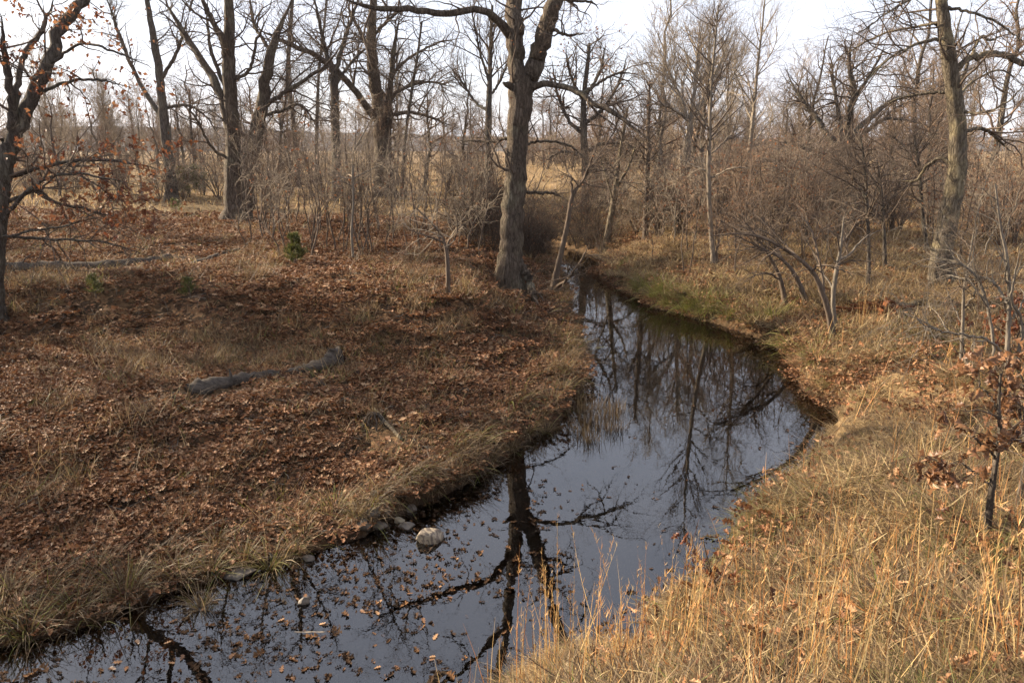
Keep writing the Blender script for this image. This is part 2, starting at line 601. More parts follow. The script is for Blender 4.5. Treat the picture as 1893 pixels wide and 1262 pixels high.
def rock_mat(name, dark, light, band=0.0):
    m, N, L, out = new_mat(name)
    tc = N.new('ShaderNodeTexCoord')
    n = N.new('ShaderNodeTexNoise')
    n.inputs['Scale'].default_value = 9
    n.inputs['Detail'].default_value = 7
    n.inputs['Roughness'].default_value = 0.7
    L.new(tc.outputs['Object'], n.inputs['Vector'])
    r = ramp(N, [(0.3, dark), (0.7, light)])
    L.new(n.outputs['Fac'], r.inputs['Fac'])
    c = r.outputs['Color']
    if band:
        w = N.new('ShaderNodeTexWave')
        w.bands_direction = 'X'
        w.inputs['Scale'].default_value = band
        w.inputs['Distortion'].default_value = 9
        w.inputs['Detail'].default_value = 3
        w.inputs['Detail Scale'].default_value = 3
        L.new(tc.outputs['Object'], w.inputs['Vector'])
        rr = ramp(N, [(0.45, (0, 0, 0)), (0.75, (0.7, 0.7, 0.7))])
        L.new(w.outputs['Fac'], rr.inputs['Fac'])
        x = N.new('ShaderNodeMix')
        x.data_type = 'RGBA'
        x.inputs['B'].default_value = (0.33, 0.265, 0.175, 1)
        L.new(rr.outputs['Color'], x.inputs['Factor'])
        L.new(c, x.inputs['A'])
        c = x.outputs['Result']
    p = N.new('ShaderNodeBsdfPrincipled')
    p.inputs['Roughness'].default_value = 0.75
    L.new(c, p.inputs['Base Color'])
    b = N.new('ShaderNodeBump')
    b.inputs['Strength'].default_value = 0.5
    b.inputs['Distance'].default_value = 0.02
    L.new(n.outputs['Fac'], b.inputs['Height'])
    L.new(b.outputs['Normal'], p.inputs['Normal'])
    L.new(p.outputs['BSDF'], out.inputs['Surface'])
    return m


def plain_mat(name, c1, c2, scale):
    m, N, L, out = new_mat(name)
    tc = N.new('ShaderNodeTexCoord')
    n = N.new('ShaderNodeTexNoise')
    n.inputs['Scale'].default_value = scale
    n.inputs['Detail'].default_value = 8
    n.inputs['Roughness'].default_value = 0.75
    L.new(tc.outputs['Object'], n.inputs['Vector'])
    r = ramp(N, [(0.3, c1), (0.7, c2)])
    L.new(n.outputs['Fac'], r.inputs['Fac'])
    p = N.new('ShaderNodeBsdfPrincipled')
    p.inputs['Roughness'].default_value = 0.95
    p.inputs['Specular IOR Level'].default_value = 0.05
    L.new(r.outputs['Color'], p.inputs['Base Color'])
    L.new(p.outputs['BSDF'], out.inputs['Surface'])
    return m


M['ground'] = terrain_mat()
M['water'] = water_mat()
M['stone'] = rock_mat('brown_stone', (0.035, 0.028, 0.022), (0.15, 0.122, 0.092))
M['stripe'] = rock_mat('banded_stone', (0.045, 0.034, 0.026), (0.19, 0.145, 0.105), band=3.6)
M['palestone'] = rock_mat('pale_stone', (0.12, 0.1, 0.065), (0.28, 0.23, 0.15))
M['hill'] = plain_mat('wooded_hill', (0.03, 0.027, 0.027), (0.085, 0.074, 0.07), 0.16)

# ------------------------------------------------------------------ terrain: one sheet to the horizon
rows = np.r_[np.linspace(-8, 2.6, 14)[:-1], np.geomspace(2.6, 60, 270), np.geomspace(62, 1500, 60)]
uu = np.linspace(-1, 1, 380)
uu = np.sign(uu) * np.abs(uu) ** 1.25
GY = np.repeat(rows[:, None], len(uu), 1)
GX = uu[None, :] * (10 + 0.95 * np.maximum(GY, 0))
gd = water_sdf(GX, GY).reshape(GX.shape)
GZ = height(GX, GY, gd)
Lf = leftness(GX, GY)
nzz = fbm(GX * 0.4 + 5, GY * 0.4, 4)
straw = (1 - Lf) * np.where(GY < 13, 0.35 + 0.5 * S((nzz - 0.4) / 0.25), 0.30 + 0.9 * S((nzz - 0.42) / 0.25)) + Lf * (0.02 + 0.2 * S((nzz - 0.55) / 0.2))
straw = np.maximum(straw, S((GY - 36) / 10) * (0.75 + 0.25 * S((nzz - 0.4) / 0.2)))
straw = np.where((Lf < 0.5) & (GY > 11) & (gd < 1.6), straw * 0.25, straw)
mud = 1 - S((gd + 0.02) / 0.18)
nr, nc = GX.shape
i = np.arange(nr - 1)[:, None] * nc + np.arange(nc - 1)[None]
F = np.stack([i, i + 1, i + nc + 1, i + nc], -1).reshape(-1, 4)
g = link('ground', make_mesh('ground', np.stack([GX, GY, GZ], -1), F, M['ground'], {'straw': np.clip(straw, 0, 1), 'mud': np.clip(mud, 0, 1)}, True))
tag(g, 'leaf-strewn creek banks and dry grass field', kind='structure')

# water sheet: a strip grid covering the creek, hidden under the banks elsewhere
wx, wy = np.meshgrid(np.linspace(-24, 9, 34), np.linspace(-9, 40, 50))
keep = water_sdf(wx, wy).reshape(wx.shape) < 1.6
ii = np.arange(49)[:, None] * 34 + np.arange(33)[None]
ok = keep[:-1, :-1] | keep[1:, :-1] | keep[:-1, 1:] | keep[1:, 1:]
ii = ii[ok]
F = np.stack([ii, ii + 1, ii + 35, ii + 34], -1)
w = link('creek_water', make_mesh('creek_water', np.stack([wx, wy, 0 * wx], -1), F, M['water'], None, True))
tag(w, 'still dark creek water mirroring the bare trees', kind='structure')

# far hill
hx, hv = np.meshgrid(np.linspace(-900, 700, 160), np.linspace(0, 1, 14))
hy = 620 + hv * 260
prof = 19 * np.exp(-((hx + 430) / 260) ** 2) + 7 * np.exp(-((hx + 60) / 220) ** 2) + 9 * np.exp(-((hx - 420) / 300) ** 2) + 5
hz = 1 + prof * np.sin(np.clip(hv * 1.3, 0, 1) * math.pi / 2) * (0.9 + 0.2 * fbm(hx * 0.02, hv * 3, 3)) + 1.8 * vnoise(hx * 0.13, hv * 40)
ii = np.arange(13)[:, None] * 160 + np.arange(159)[None]
F = np.stack([ii, ii + 1, ii + 161, ii + 160], -1).reshape(-1, 4)
hl = link('hills', make_mesh('hills', np.stack([hx, hy, hz], -1), F, M['hill'], None, True))
tag(hl, 'low wooded hills on the horizon', kind='structure')


# ------------------------------------------------------------------ trees
def px_poly(pts, Y):
    """photo polyline (px,py,width[,dy]) -> world points + radius"""
    out = []
    for p in pts:
        dy = p[3] if len(p) > 3 else 0.0
        q = at_y(p[0], p[1], Y + dy)
        depth = float(np.dot(q - CAM, FWD))
        out.append([*q, p[2] * 0.43 * depth / FPX])
    return np.array(out)


OAKY = dict(ang=(35, 80), wig=0.24, up=0.03)
ASC = dict(ang=(25, 50), wig=0.10, up=0.05)


def crown_levels(par, rad, size, counts, rmin, style, t1=(0.25, 1.0), lens=((0.9, 2.6), (0.45, 1.2), (0.18, 0.55)), boost=(1.15, 1.3, 1.65)):
    res = []
    p, r = par, rad
    for i, (N, ln) in enumerate(zip(counts, lens)):
        N = int(N * boost[i])
        if not N:
            break
        n = (9, 5, 3, 3)[i]
        q, s = spawn(p, r, N, (ln[0] * size, ln[1] * size), t=t1 if i == 0 else (0.12, 1.0), n=n, rmin=rmin * (1.0, 0.85, 0.7, 0.6)[i], lenfall=0.35, **style)
        res.append((q, s))
        p, r = q, s
    return res


def tree(name, label, base, trunk, limbs, mat, twig, counts, size=1.0, style=OAKY, group=None, Y=None, sides=12, rough=0.035, flare=0.5, cat='tree', lens=None, t1=(0.25, 1.0), rmink=1.0, trunk_crown=0.45):
    B = ground(*base) if Y is None else on_ground(float(at_y(base[0], base[1], Y)[0]), Y)
    Y = B[1]
    T = thing(name, label, cat, B, group)
    rmin = max(0.0025, 0.00014 * Y) * rmink
    allp, allr = [], []
    # trunk
    P = px_poly([(base[0], base[1], trunk[0][2])] + list(trunk[1:]), Y)
    P[0, :3] = B
    n = 40
    C = resample(P, n)
    C[1:-1, :3] += NOR(size=(n - 2, 3)) * 0.06 * C[1:-1, 3:4]
    hgt = np.maximum(C[:, 2] - B[2], 0)
    rad = np.maximum(C[:, 3], 0.004) * (1 + flare * np.exp(-hgt / (C[0, 3] * 1.6 + 0.05)))
    pts = np.concatenate([[C[0, :3] - np.array([0, 0, 0.4])], C[:, :3]])
    rr = np.r_[rad[0] * 1.1, rad]
    a = np.arange(sides) / sides * 2 * math.pi
    ph = U(0, 6, 3)
    hh = np.r_[0, hgt]
    fl = 1 + 0.35 * flare * np.exp(-hh / (C[0, 3] * 1.5 + 0.05))[:, None] * (np.sin(3 * a + ph[0]) + 0.6 * np.sin(5 * a + ph[1]))[None]
    fl = fl + 0.05 * np.sin(a[None] * 2 + hh[:, None] * 1.3 + ph[2])
    ridge = np.random.default_rng(len(label)).normal(size=sides) * rough * 1.2
    fl = fl + ridge[None]
    V, F = tubes(pts[None], rr[None], sides, rough, fl[None])
    link('trunk', make_mesh('trunk', V - B, F, mat, None, True), T)
    m = 26
    Ct = resample(C[int(n * trunk_crown):], m)
    allp.append(Ct[:, :3])
    allr.append(np.maximum(Ct[:, 3], rmin))
    for lb in limbs:
        Q = px_poly(lb, Y)
        D = resample(Q, m)
        D[1:, :3] += NOR(size=(m - 1, 3)) * (0.14 * D[1:, 3:4] + 0.006)
        r = np.maximum(D[:, 3] * np.clip((1 - np.linspace(0, 1, m)) / 0.3 + 0.12, 0, 1), rmin)
        V, F = tubes(D[None, :, :3], r[None], 8 if r[0] > 0.05 else 5, 0.05)
        link('limb', make_mesh('limb', V - B, F, mat, None, True), T)
        allp.append(D[:, :3])
        allr.append(r)
    par, rad = np.array(allp), np.array(allr)
    kw = {} if lens is None else {'lens': lens}
    lv = crown_levels(par, rad, size, counts, rmin, style, t1, **kw)
    if lv:
        V, F = merge([tubes(q, s, 5 if k == 0 else 3) for k, (q, s) in enumerate(lv)])
        link('crown', make_mesh('crown', V - B, F, twig, None, True), T)
    return T, B, lv


# --- leaf templates (an oak leaf, about one unit long, lobed and curled)
def leaf_template(seed, simple=False, curl=1.0):
    r = np.random.default_rng(seed)
    if simple:
        V = np.array([[0, -0.5, 0.02], [0.28, 0.05, 0.10], [0, 0.5, 0.04], [-0.28, 0.0, 0.10 + 0.06 * r.random()]])
        V[:, 2] += r.normal(size=4) * 0.06
        return V, np.array([[0, 1, 2], [0, 2, 3]])
    ys = np.array([-0.5, -0.28, -0.16, -0.02, 0.10, 0.24, 0.36, 0.5])
    wd = np.array([0.02, 0.20, 0.07, 0.32, 0.10, 0.27, 0.12, 0.02]) * r.uniform(0.85, 1.15, 8)
    yo = np.array([0, 0.05, 0, 0.06, 0, 0.07, 0.02, 0])
    cx = 0.05 * np.sin(ys * 4 + r.uniform(0, 6))
    bend = r.uniform(-0.35, 0.5) * curl
    fold = r.uniform(0.1, 0.9) * curl
    mid = np.stack([cx, ys, bend * ys ** 2 + 0.03 * r.normal(size=8)], 1)
    lf = np.stack([cx - wd, ys + yo, bend * ys ** 2 + fold * wd ** 1.3 + 0.04 * r.normal(size=8)], 1)
    rt = np.stack([cx + wd, ys + yo, bend * ys ** 2 + fold * wd ** 1.3 + 0.04 * r.normal(size=8)], 1)
    V = np.concatenate([mid, lf, rt])
    T = []
    for k in range(7):
        T += [[k, k + 1, 8 + k + 1], [k, 8 + k + 1, 8 + k], [k, 16 + k, 16 + k + 1], [k, 16 + k + 1, k + 1]]
    return V, np.array(T)


def rot_mats(n, tilt):
    """random yaw, then tilt about a random horizontal axis"""
    yaw = U(0, 2 * math.pi, n)
    az = U(0, 2 * math.pi, n)
    c, s = np.cos(yaw), np.sin(yaw)
    Z = np.zeros((n, 3, 3))
    Z[:, 0, 0], Z[:, 0, 1], Z[:, 1, 0], Z[:, 1, 1], Z[:, 2, 2] = c, -s, s, c, 1
    kx, ky = np.cos(az), np.sin(az)
    ct, st = np.cos(tilt), np.sin(tilt)
    K = np.zeros((n, 3, 3))
    K[:, 0, 0] = ct + kx * kx * (1 - ct)
    K[:, 0, 1] = K[:, 1, 0] = kx * ky * (1 - ct)
    K[:, 1, 1] = ct + ky * ky * (1 - ct)
    K[:, 0, 2], K[:, 2, 0] = ky * st, -ky * st
    K[:, 1, 2], K[:, 2, 1] = -kx * st, kx * st
    K[:, 2, 2] = ct
    return K @ Z


def scatter_leaves(pos, size, tilt, simple):
    n = len(pos)
    mats = rot_mats(n, tilt)
    pick = rng.integers(0, 4, n)
    Vs, Fs, rn, o = [], [], [], 0
    val = rng.beta(1.6, 1.7, n)
    for k in range(4):
        w = np.nonzero(pick == k)[0]
        if not len(w):
            continue
        tv, tf = leaf_template(50 + k, simple)
        V = np.einsum('nij,mj->nmi', mats[w], tv) * size[w, None, None] + pos[w, None, :]
        Vs.append(V.reshape(-1, 3))
        Fs.append((tf[None] + (np.arange(len(w)) * len(tv))[:, None, None]).reshape(-1, 3) + o)
        rn.append(np.repeat(val[w], len(tv)))
        o += len(w) * len(tv)
    return np.concatenate(Vs), np.concatenate(Fs), np.concatenate(rn)


LEAF_MESH = {}
for key in ('leaf', 'leafb', 'float'):
    LEAF_MESH[key] = [make_mesh('leaf', *leaf_template(80 + k, False, 0.5 if key == 'float' else 2.2), M[key], None, True) for k in range(4)]


def hang_leaves(T, B, lv, key, N, size, zmin=None, sel=None, drop=1.0):
    q, s = lv
    idx = np.arange(len(q)) if sel is None else np.nonzero(sel(q.mean(1)))[0]
    if not len(idx):
        return
    ms = LEAF_MESH[key]
    for k in range(N):
        if k % 5 == 0 or zmin is not None:
            a = rng.choice(idx)
            p0 = q[a, rng.integers(1, q.shape[1])] - B
        p = p0 + NOR(size=3) * 0.45 * size
        o = link('leaf', ms[k % 4], T)
        o.location = [float(c) for c in p + NOR(size=3) * 0.02]
        o.rotation_euler = (U(0.3, 2.8), U(-0.9, 0.9), U(0, 6.28))
        o.scale = [float(size * U(0.7, 1.2))] * 3


def leaf_stuff(T, B, lv, N, size, name='foliage', mat='leafs', sel=None):
    q, s = lv
    idx = np.arange(len(q)) if sel is None else np.nonzero(sel(q.mean(1)))[0]
    if not len(idx):
        return
    a = rng.choice(idx, N)
    p = q[a, rng.integers(1, q.shape[1], N)] - B + NOR(size=(N, 3)) * 0.03
    V, F, rn = scatter_leaves(p, U(0.6, 1.2, N) * size, U(0.4, 1.6, N), True)
    link(name, make_mesh(name, V, F, M[mat], {'rnd': rn}), T)


# the leaning oak at the frame edge, low boughs still in rust leaf
T, B, lv = tree('oak_tree', 'leaning grey oak with rust-brown leaves on its low boughs', (-14, 590),
                [(-14, 590, 40), (-6, 450, 35), (4, 330, 35), (20, 262, 37)],
                [[(20, 270, 29), (48, 205, 29), (88, 120, 27), (112, 50, 25, .3), (160, -5, 20, .5), (220, -60, 14, 1)],
                 [(16, 280, 24), (24, 190, 18, -.2), (8, 110, 14, -.4), (0, 20, 10, -.6)],
                 [(26, 200, 14), (44, 110, 12, .4), (80, 50, 10, .6), (104, -10, 8, .8)],
                 [(0, 335, 10), (70, 312, 9, .2), (150, 296, 8, .5), (230, 300, 6, .8), (310, 318, 4, 1.0)],
                 [(-4, 420, 11), (60, 345, 8, -.3), (130, 322, 6, -.4), (200, 330, 4, -.6), (285, 350, 3, -.8)],
                 [(-4, 380, 9), (70, 352, 8, .8), (95, 372, 7, 1.0), (180, 392, 5, 1.2), (260, 420, 3, 1.4)],
                 [(-8, 435, 7), (90, 442, 6, .4), (190, 448, 4, .6), (300, 480, 2, .8)],
                 [(-8, 440, 6), (70, 425, 5, -.2), (140, 412, 4, -.3), (205, 372, 2, -.4)],
                 [(60, 180, 9), (130, 150, 7, .3), (190, 150, 5, .5), (250, 165, 3, .8)],
                 [(90, 120, 8), (150, 82, 6, -.2), (210, 95, 5, -.4), (290, 130, 3, -.5)],
                 [(160, -5, 22, .5), (230, -180, 20, .6), (260, -420, 18, .8), (300, -760, 13, 1.2), (380, -1150, 8, 1.8), (420, -1450, 4, 2)], [(200, -100, 14, .5), (330, -300, 12, 1.2), (520, -560, 10, 1.8), (640, -850, 8, 2.2), (740, -1150, 4, 2.4)],
                 [(160, -5, 16, .5), (60, -250, 14, -.4), (-40, -520, 11, -1), (-60, -850, 8, -1.4), (0, -1200, 4, -1.6)], [(240, -260, 11, .6), (120, -480, 9, 0), (60, -800, 5, -.4)], [(250, -380, 10, .8), (400, -620, 9, 1), (520, -980, 7, 1.2), (560, -1300, 4, 1.4)], [(290, -700, 11, 1.1), (190, -950, 8, .6), (150, -1250, 4, .2)],
                 [(104, -10, 8, .8), (40, -200, 7, 1.2), (-20, -420, 4, 1.6)]],
                M['grey'], M['twig'], (260, 1150, 3600), size=0.85, trunk_crown=0.7)
low = lambda c: (c[:, 2] < at_y(100, 255, B[1])[2]) & (c[:, 2] > at_y(100, 430, B[1])[2]) & (c[:, 0] > at_y(-10, 300, B[1])[0])
high2 = lambda c: (c[:, 2] > at_y(100, 215, B[1])[2]) & (c[:, 2] < at_y(100, -30, B[1])[2]) & (c[:, 0] > at_y(70, 300, B[1])[0]) & (c[:, 0] < at_y(330, 300, B[1])[0])
high = lambda c: (c[:, 2] > at_y(100, 255, B[1])[2]) & (c[:, 0] > at_y(60, 300, B[1])[0])
hang_leaves(T, B, lv[1], 'leaf', 140, 0.115, sel=low)
hang_leaves(T, B, lv[2], 'leaf', 60, 0.115, sel=low)
hang_leaves(T, B, lv[1], 'leaf', 100, 0.11, sel=high2)
leaf_stuff(T, B, lv[2], 800, 0.11, sel=low)
leaf_stuff(T, B, lv[2], 420, 0.10, sel=high2)

tree('oak_tree', 'bare oak with a slanting fork beside the leaning rust-leaved oak', (320, 372),
     [(320, 372, 24), (312, 290, 20), (302, 215, 20), (294, 130, 16), (282, 60, 13), (268, -20, 10)],
     [[(302, 220, 12), (262, 160, 9, .5), (236, 105, 8, .8), (205, 20, 7, 1), (190, -20, 6, 1)],
      [(296, 150, 8), (330, 90, 7, -.5), (350, 20, 5, -.8)],
      [(300, 200, 7), (345, 195, 6, .8), (380, 215, 4, 1.4), (410, 260, 3, 2)],
      [(268, -20, 10), (240, -160, 8, .4), (210, -330, 4, .8)], [(190, -20, 6, 1), (110, -150, 5, 1.5), (40, -300, 3, 2)], [(350, 20, 5, -.8), (390, -110, 4, -1.2), (400, -260, 3, -1.5)]],
     M['grey'], M['twig'], (110, 480, 1500), size=1.4)

T, B, lv = tree('oak_tree', 'stout double-stemmed oak standing on the leafy rise', (440, 408),
                [(430, 408, 46), (432, 340, 36), (430, 260, 32), (426, 180, 28), (422, 100, 26), (424, 40, 22), (420, -30, 18)],
                [[(452, 405, 36), (456, 340, 32), (464, 290, 31), (482, 215, 28), (492, 150, 24), (505, 80, 18), (528, 30, 14), (545, -20, 11)],
                 [(428, 255, 20), (412, 190, 20), (382, 125, 16, .5), (352, 80, 13, .9), (318, 25, 10, 1.2), (295, -20, 8, 1.5)],
                 [(424, 110, 16), (410, 70, 14, -.5), (385, 25, 12, -.9), (366, -25, 10, -1.2)],
                 [(428, 190, 9), (395, 110, 8, .6), (384, 50, 6, .8), (383, -10, 5, 1)],
                 [(486, 200, 10), (530, 168, 9, -.5), (575, 140, 8, -.8), (605, 118, 6, -1), (640, 70, 4, -1.5)],
                 [(484, 215, 8), (520, 205, 7, .6), (556, 195, 6, 1), (590, 240, 4, 1.2)],
                 [(500, 95, 9), (470, 45, 7, .6), (460, -10, 6, .8)],
                 [(430, 150, 8), (460, 130, 7, -.6), (475, 75, 6, -.9), (500, 20, 4, -1)],
                 [(430, 300, 7), (390, 270, 6, -.4), (360, 215, 5, -.8), (330, 190, 3, -1.2)],
                 [(420, -30, 18), (410, -180, 14, .6), (430, -380, 10, 1), (400, -640, 4, 1)], [(545, -20, 11), (590, -160, 9, -.5), (650, -360, 6, -1), (700, -560, 3, -1)], [(366, -25, 10, -1.2), (310, -180, 8, -1.6), (240, -380, 6, -2), (200, -580, 3, -2)],
                 [(295, -20, 8, 1.5), (230, -150, 7, 2), (150, -280, 5, 2.5), (90, -420, 3, 3)], [(415, -160, 9, .6), (480, -330, 7, 0), (520, -560, 4, -.5)], [(412, -220, 8, .7), (340, -400, 6, 1), (300, -640, 3, 1.5)]],
                M['oak'], M['twig'], (260, 1100, 3200), size=1.25, trunk_crown=0.3, sides=16)
leaf_stuff(T, B, lv[1], 260, 0.10)

tree('bare_tree', 'slim straight bare tree forking high behind the thicket', (624, 372),
     [(624, 372, 20), (621, 280, 18), (619, 200, 17), (617, 140, 15)],
     [[(617, 145, 11), (632, 90, 10), (650, 35, 8, .5), (668, -20, 6, 1)], [(617, 145, 10), (602, 95, 9), (590, 40, 7, -.6), (578, -20, 6, -1)],
      [(618, 160, 7), (655, 110, 6, 1), (690, 80, 4, 1.5)]],
     M['grey'], M['twig'], (70, 300, 1000), size=1.7, rmink=0.9)
T, B, lv = tree('oak_tree', 'broad bare oak with one long bough slanting over the slim trees', (710, 360),
                [(710, 360, 40), (708, 290, 34), (702, 215, 30), (692, 150, 24), (686, 90, 21), (688, 30, 17), (692, -20, 14)],
                [[(700, 225, 18), (672, 190, 15, -.6), (640, 150, 14, -1), (608, 118, 13, -1.3), (560, 92, 11, -1.6), (510, 70, 9, -2), (455, 42, 6, -2.4)],
                 [(716, 330, 16), (718, 240, 14), (722, 150, 12), (730, 80, 10), (742, 20, 8)],
                 [(716, 215, 9), (750, 208, 8, .5), (790, 215, 6, 1), (840, 235, 4, 1.6)],
                 [(720, 180, 8), (750, 162, 7, .8), (795, 152, 5, 1.4), (850, 165, 3, 2)],
                 [(722, 140, 7), (760, 105, 6, 1), (810, 80, 4, 1.6), (860, 70, 3, 2)],
                 [(686, 100, 10), (664, 55, 8, .8), (640, 10, 6, 1.2)], [(688, 70, 8), (715, 40, 7, -.8), (760, 5, 5, -1.3)]],
                M['oak'], M['twig'], (140, 600, 1800), size=1.8, trunk_crown=0.35, rmink=0.85)
for (b, tr, lab) in [((552, 345), [(552, 345, 9), (543, 240, 9), (533, 130, 9), (536, 60, 8), (542, -20, 7)], 'thin dark tree bending slightly beside the double-stemmed oak'),
                     ((584, 340), [(584, 340, 8), (586, 220, 7), (590, 130, 6), (600, 40, 5), (606, -20, 4)], 'very thin straight tree between the double-stemmed oak and the slim forked tree'),
                     ((742, 372), [(742, 372, 8), (748, 270, 7), (758, 190, 6), (772, 100, 5), (780, 40, 4)], 'thin bare pole tree leaning beside the broad oak'),
                     ((528, 352), [(528, 352, 8), (518, 280, 6), (524, 210, 5), (534, 160, 4)], 'crooked thin tree close behind the double-stemmed oak')]:
    tree('bare_tree', lab, b, tr, [], M['grey'], M['twig'], (30, 130, 420), size=1.3, rmink=0.85, trunk_crown=0.3)
tree('bare_tree', 'upright bare tree with rising limbs near the brush heap', (902, 392),
     [(902, 392, 15), (902, 300, 13), (903, 210, 12), (906, 130, 9), (908, 60, 7), (910, 10, 5)],
     [[(903, 205, 7), (880, 190, 6, .5), (852, 150, 5, .8), (820, 110, 3, 1.2)], [(904, 150, 6), (888, 100, 5, -.4), (876, 40, 4, -.8), (868, 0, 3, -1)],
      [(904, 180, 6), (925, 150, 5, .5), (945, 100, 3, 1)]],
     M['grey'], M['twig'], (60, 280, 900), size=1.35, style=dict(ang=(25, 55), wig=0.14, up=0.05))

# the big oak by the water
T, B, lv = tree('oak_tree', 'tall forked oak with a flared trunk at the water edge', (941, 535),
                [(941, 535, 50), (944, 470, 48), (948, 400, 46), (953, 320, 42), (957, 240, 42), (962, 180, 50), (966, 140, 50)],
                [[(962, 165, 40), (956, 110, 37), (950, 60, 36), (947, 0, 34, .3), (942, -60, 30, .5)],
                 [(970, 165, 44), (990, 110, 38), (1006, 60, 38, -.2), (1022, 10, 36, -.4), (1040, -60, 30, -.6)],
                 [(948, 72, 22), (920, 38, 18, -.4), (890, 18, 15, -.8), (850, 22, 15, -1.1), (800, 24, 14, -1.5), (750, 16, 13, -1.8), (690, 14, 11, -2.1), (640, 0, 8, -2.5), (600, -20, 6, -3)],
                 [(972, 165, 19), (1010, 155, 13, -.3), (1050, 163, 12, -.6), (1080, 178, 12, -.8), (1105, 195, 11, -1), (1140, 212, 10, -1.2), (1180, 245, 7, -1.5), (1225, 278, 3, -1.8)],
                 [(1075, 175, 7, -.7), (1120, 145, 6, -.3), (1150, 135, 5, -.1), (1185, 140, 3, 0)],
                 [(955, 165, 16), (940, 158, 14, -.2), (930, 154, 11, -.3)],
                 [(955, 270, 8), (1000, 262, 6, .5), (1050, 268, 5, 1), (1090, 300, 3, 1.3)],
                 [(952, 250, 9), (915, 262, 7, .3), (880, 260, 5, .6), (835, 262, 3, .9)],
                 [(954, 355, 8), (1000, 356, 7, .5), (1030, 360, 5, .7), (1052, 372, 3, .8)],
                 [(1010, 45, 10), (1045, 65, 6, -.5), (1090, 60, 4, -1)],
                 [(1030, -5, 9), (1060, 2, 7, .3), (1095, 5, 5, .5), (1110, 22, 3, .7)],
                 [(960, 480, 16), (976, 515, 18, -.3), (985, 545, 18, -.7), (992, 562, 8, -1.0)],
                 [(935, 500, 14), (918, 528, 14, -.2), (900, 542, 8, -.4)],
                 [(942, -60, 30, .5), (930, -200, 25, .6), (905, -380, 18, .8), (890, -620, 9, 1.2)], [(1040, -60, 30, -.6), (1075, -200, 25, -.8), (1090, -380, 18, -.9), (1130, -620, 9, -1.2)],
                 [(935, -150, 17, .5), (860, -260, 13, .4), (780, -330, 9, .2), (700, -420, 5, 0)], [(1060, -140, 17, -.6), (1150, -230, 13, -.8), (1240, -300, 9, -1.2), (1330, -400, 5, -1.6)],
                 [(915, -330, 13, .8), (980, -440, 10, 1.5), (1010, -600, 5, 2)], [(1085, -300, 13, -.9), (1180, -420, 10, -1.4), (1250, -560, 5, -1.8)], [(1082, -250, 12, -.9), (1010, -360, 9, -1.5), (960, -520, 5, -2)]],
                M['oak'], M['twig'], (170, 700, 2300), size=0.85, trunk_crown=0.35, sides=28, rough=0.03, flare=0.45, t1=(0.15, 1.0))
leaf_stuff(T, B, lv[2], 200, 0.07)
# small vine-like stems right of it
tree('leaning_sapling', 'dark leaning sapling rooted on the bank beside the forked oak', (1022, 540),
     [(1022, 540, 14), (1032, 490, 12), (1048, 420, 10), (1058, 365, 10), (1075, 335, 7), (1100, 300, 5)],
     [[(1058, 370, 6), (1056, 330, 5), (1046, 310, 3, .3), (1040, 250, 2, .5)], [(1070, 345, 6), (1082, 325, 5, -.2), (1110, 250, 3, -.4)],
      [(1024, 535, 9), (1050, 515, 6, -.5), (1075, 480, 5, -.8), (1092, 445, 3, -1)]],
     M['twig'], M['twig'], (40, 170, 500), size=0.6, trunk_crown=0.4, cat='sapling', sides=8)
tree('bare_tree', 'split leaning tree with pale torn base by the bend', (1120, 462),
     [(1120, 462, 15), (1126, 420, 14), (1136, 360, 12), (1142, 310, 9), (1150, 260, 7), (1160, 200, 5)],
     [[(1138, 350, 6), (1165, 300, 5, .5), (1180, 240, 3, .8)], [(1134, 370, 5), (1118, 320, 4, -.4), (1105, 270, 3, -.6)]],
     M['dead'], M['twig'], (50, 220, 700), size=0.9, cat='tree', trunk_crown=0.3)
T, B, lv = tree('oak_tree', 'gnarled bushy oak crowded behind the forked oak', (1082, 395),
                [(1082, 395, 20), (1083, 330, 18), (1080, 270, 16), (1078, 220, 15), (1080, 170, 12), (1086, 120, 9), (1090, 80, 6)],
                [[(1080, 250, 9), (1050, 220, 8, .5), (1030, 170, 6, .9), (1020, 110, 4, 1.2)], [(1080, 230, 9), (1115, 200, 8, -.5), (1145, 150, 6, -.8), (1160, 100, 4, -1)],
                 [(1080, 290, 8), (1040, 280, 7, -.7), (1005, 300, 4, -1)], [(1082, 280, 8), (1120, 265, 7, .6), (1165, 270, 5, 1), (1195, 300, 3, 1.4)],
                 [(1080, 190, 7), (1055, 140, 6, -.8), (1045, 85, 4, -1.2)], [(1082, 180, 7), (1110, 130, 6, .8), (1120, 75, 4, 1.2)]],
                M['grey'], M['twig'], (110, 420, 1100), size=1.25, trunk_crown=0.3)
leaf_stuff(T, B, lv[1], 500, 0.13)
tree('bare_tree', 'dark bare pole tree with a pointed broken top', (1193, 448),
     [(1193, 448, 13), (1195, 380, 12), (1197, 300, 11), (1199, 220, 9), (1201, 150, 4)],
     [[(1196, 300, 4), (1225, 270, 3, .5)], [(1197, 280, 4), (1170, 250, 3, -.4)]], M['twig'], M['twig'], (50, 180, 500), size=0.8, trunk_crown=0.3)
SYC = dict(ang=(22, 45), wig=0.09, up=0.06)
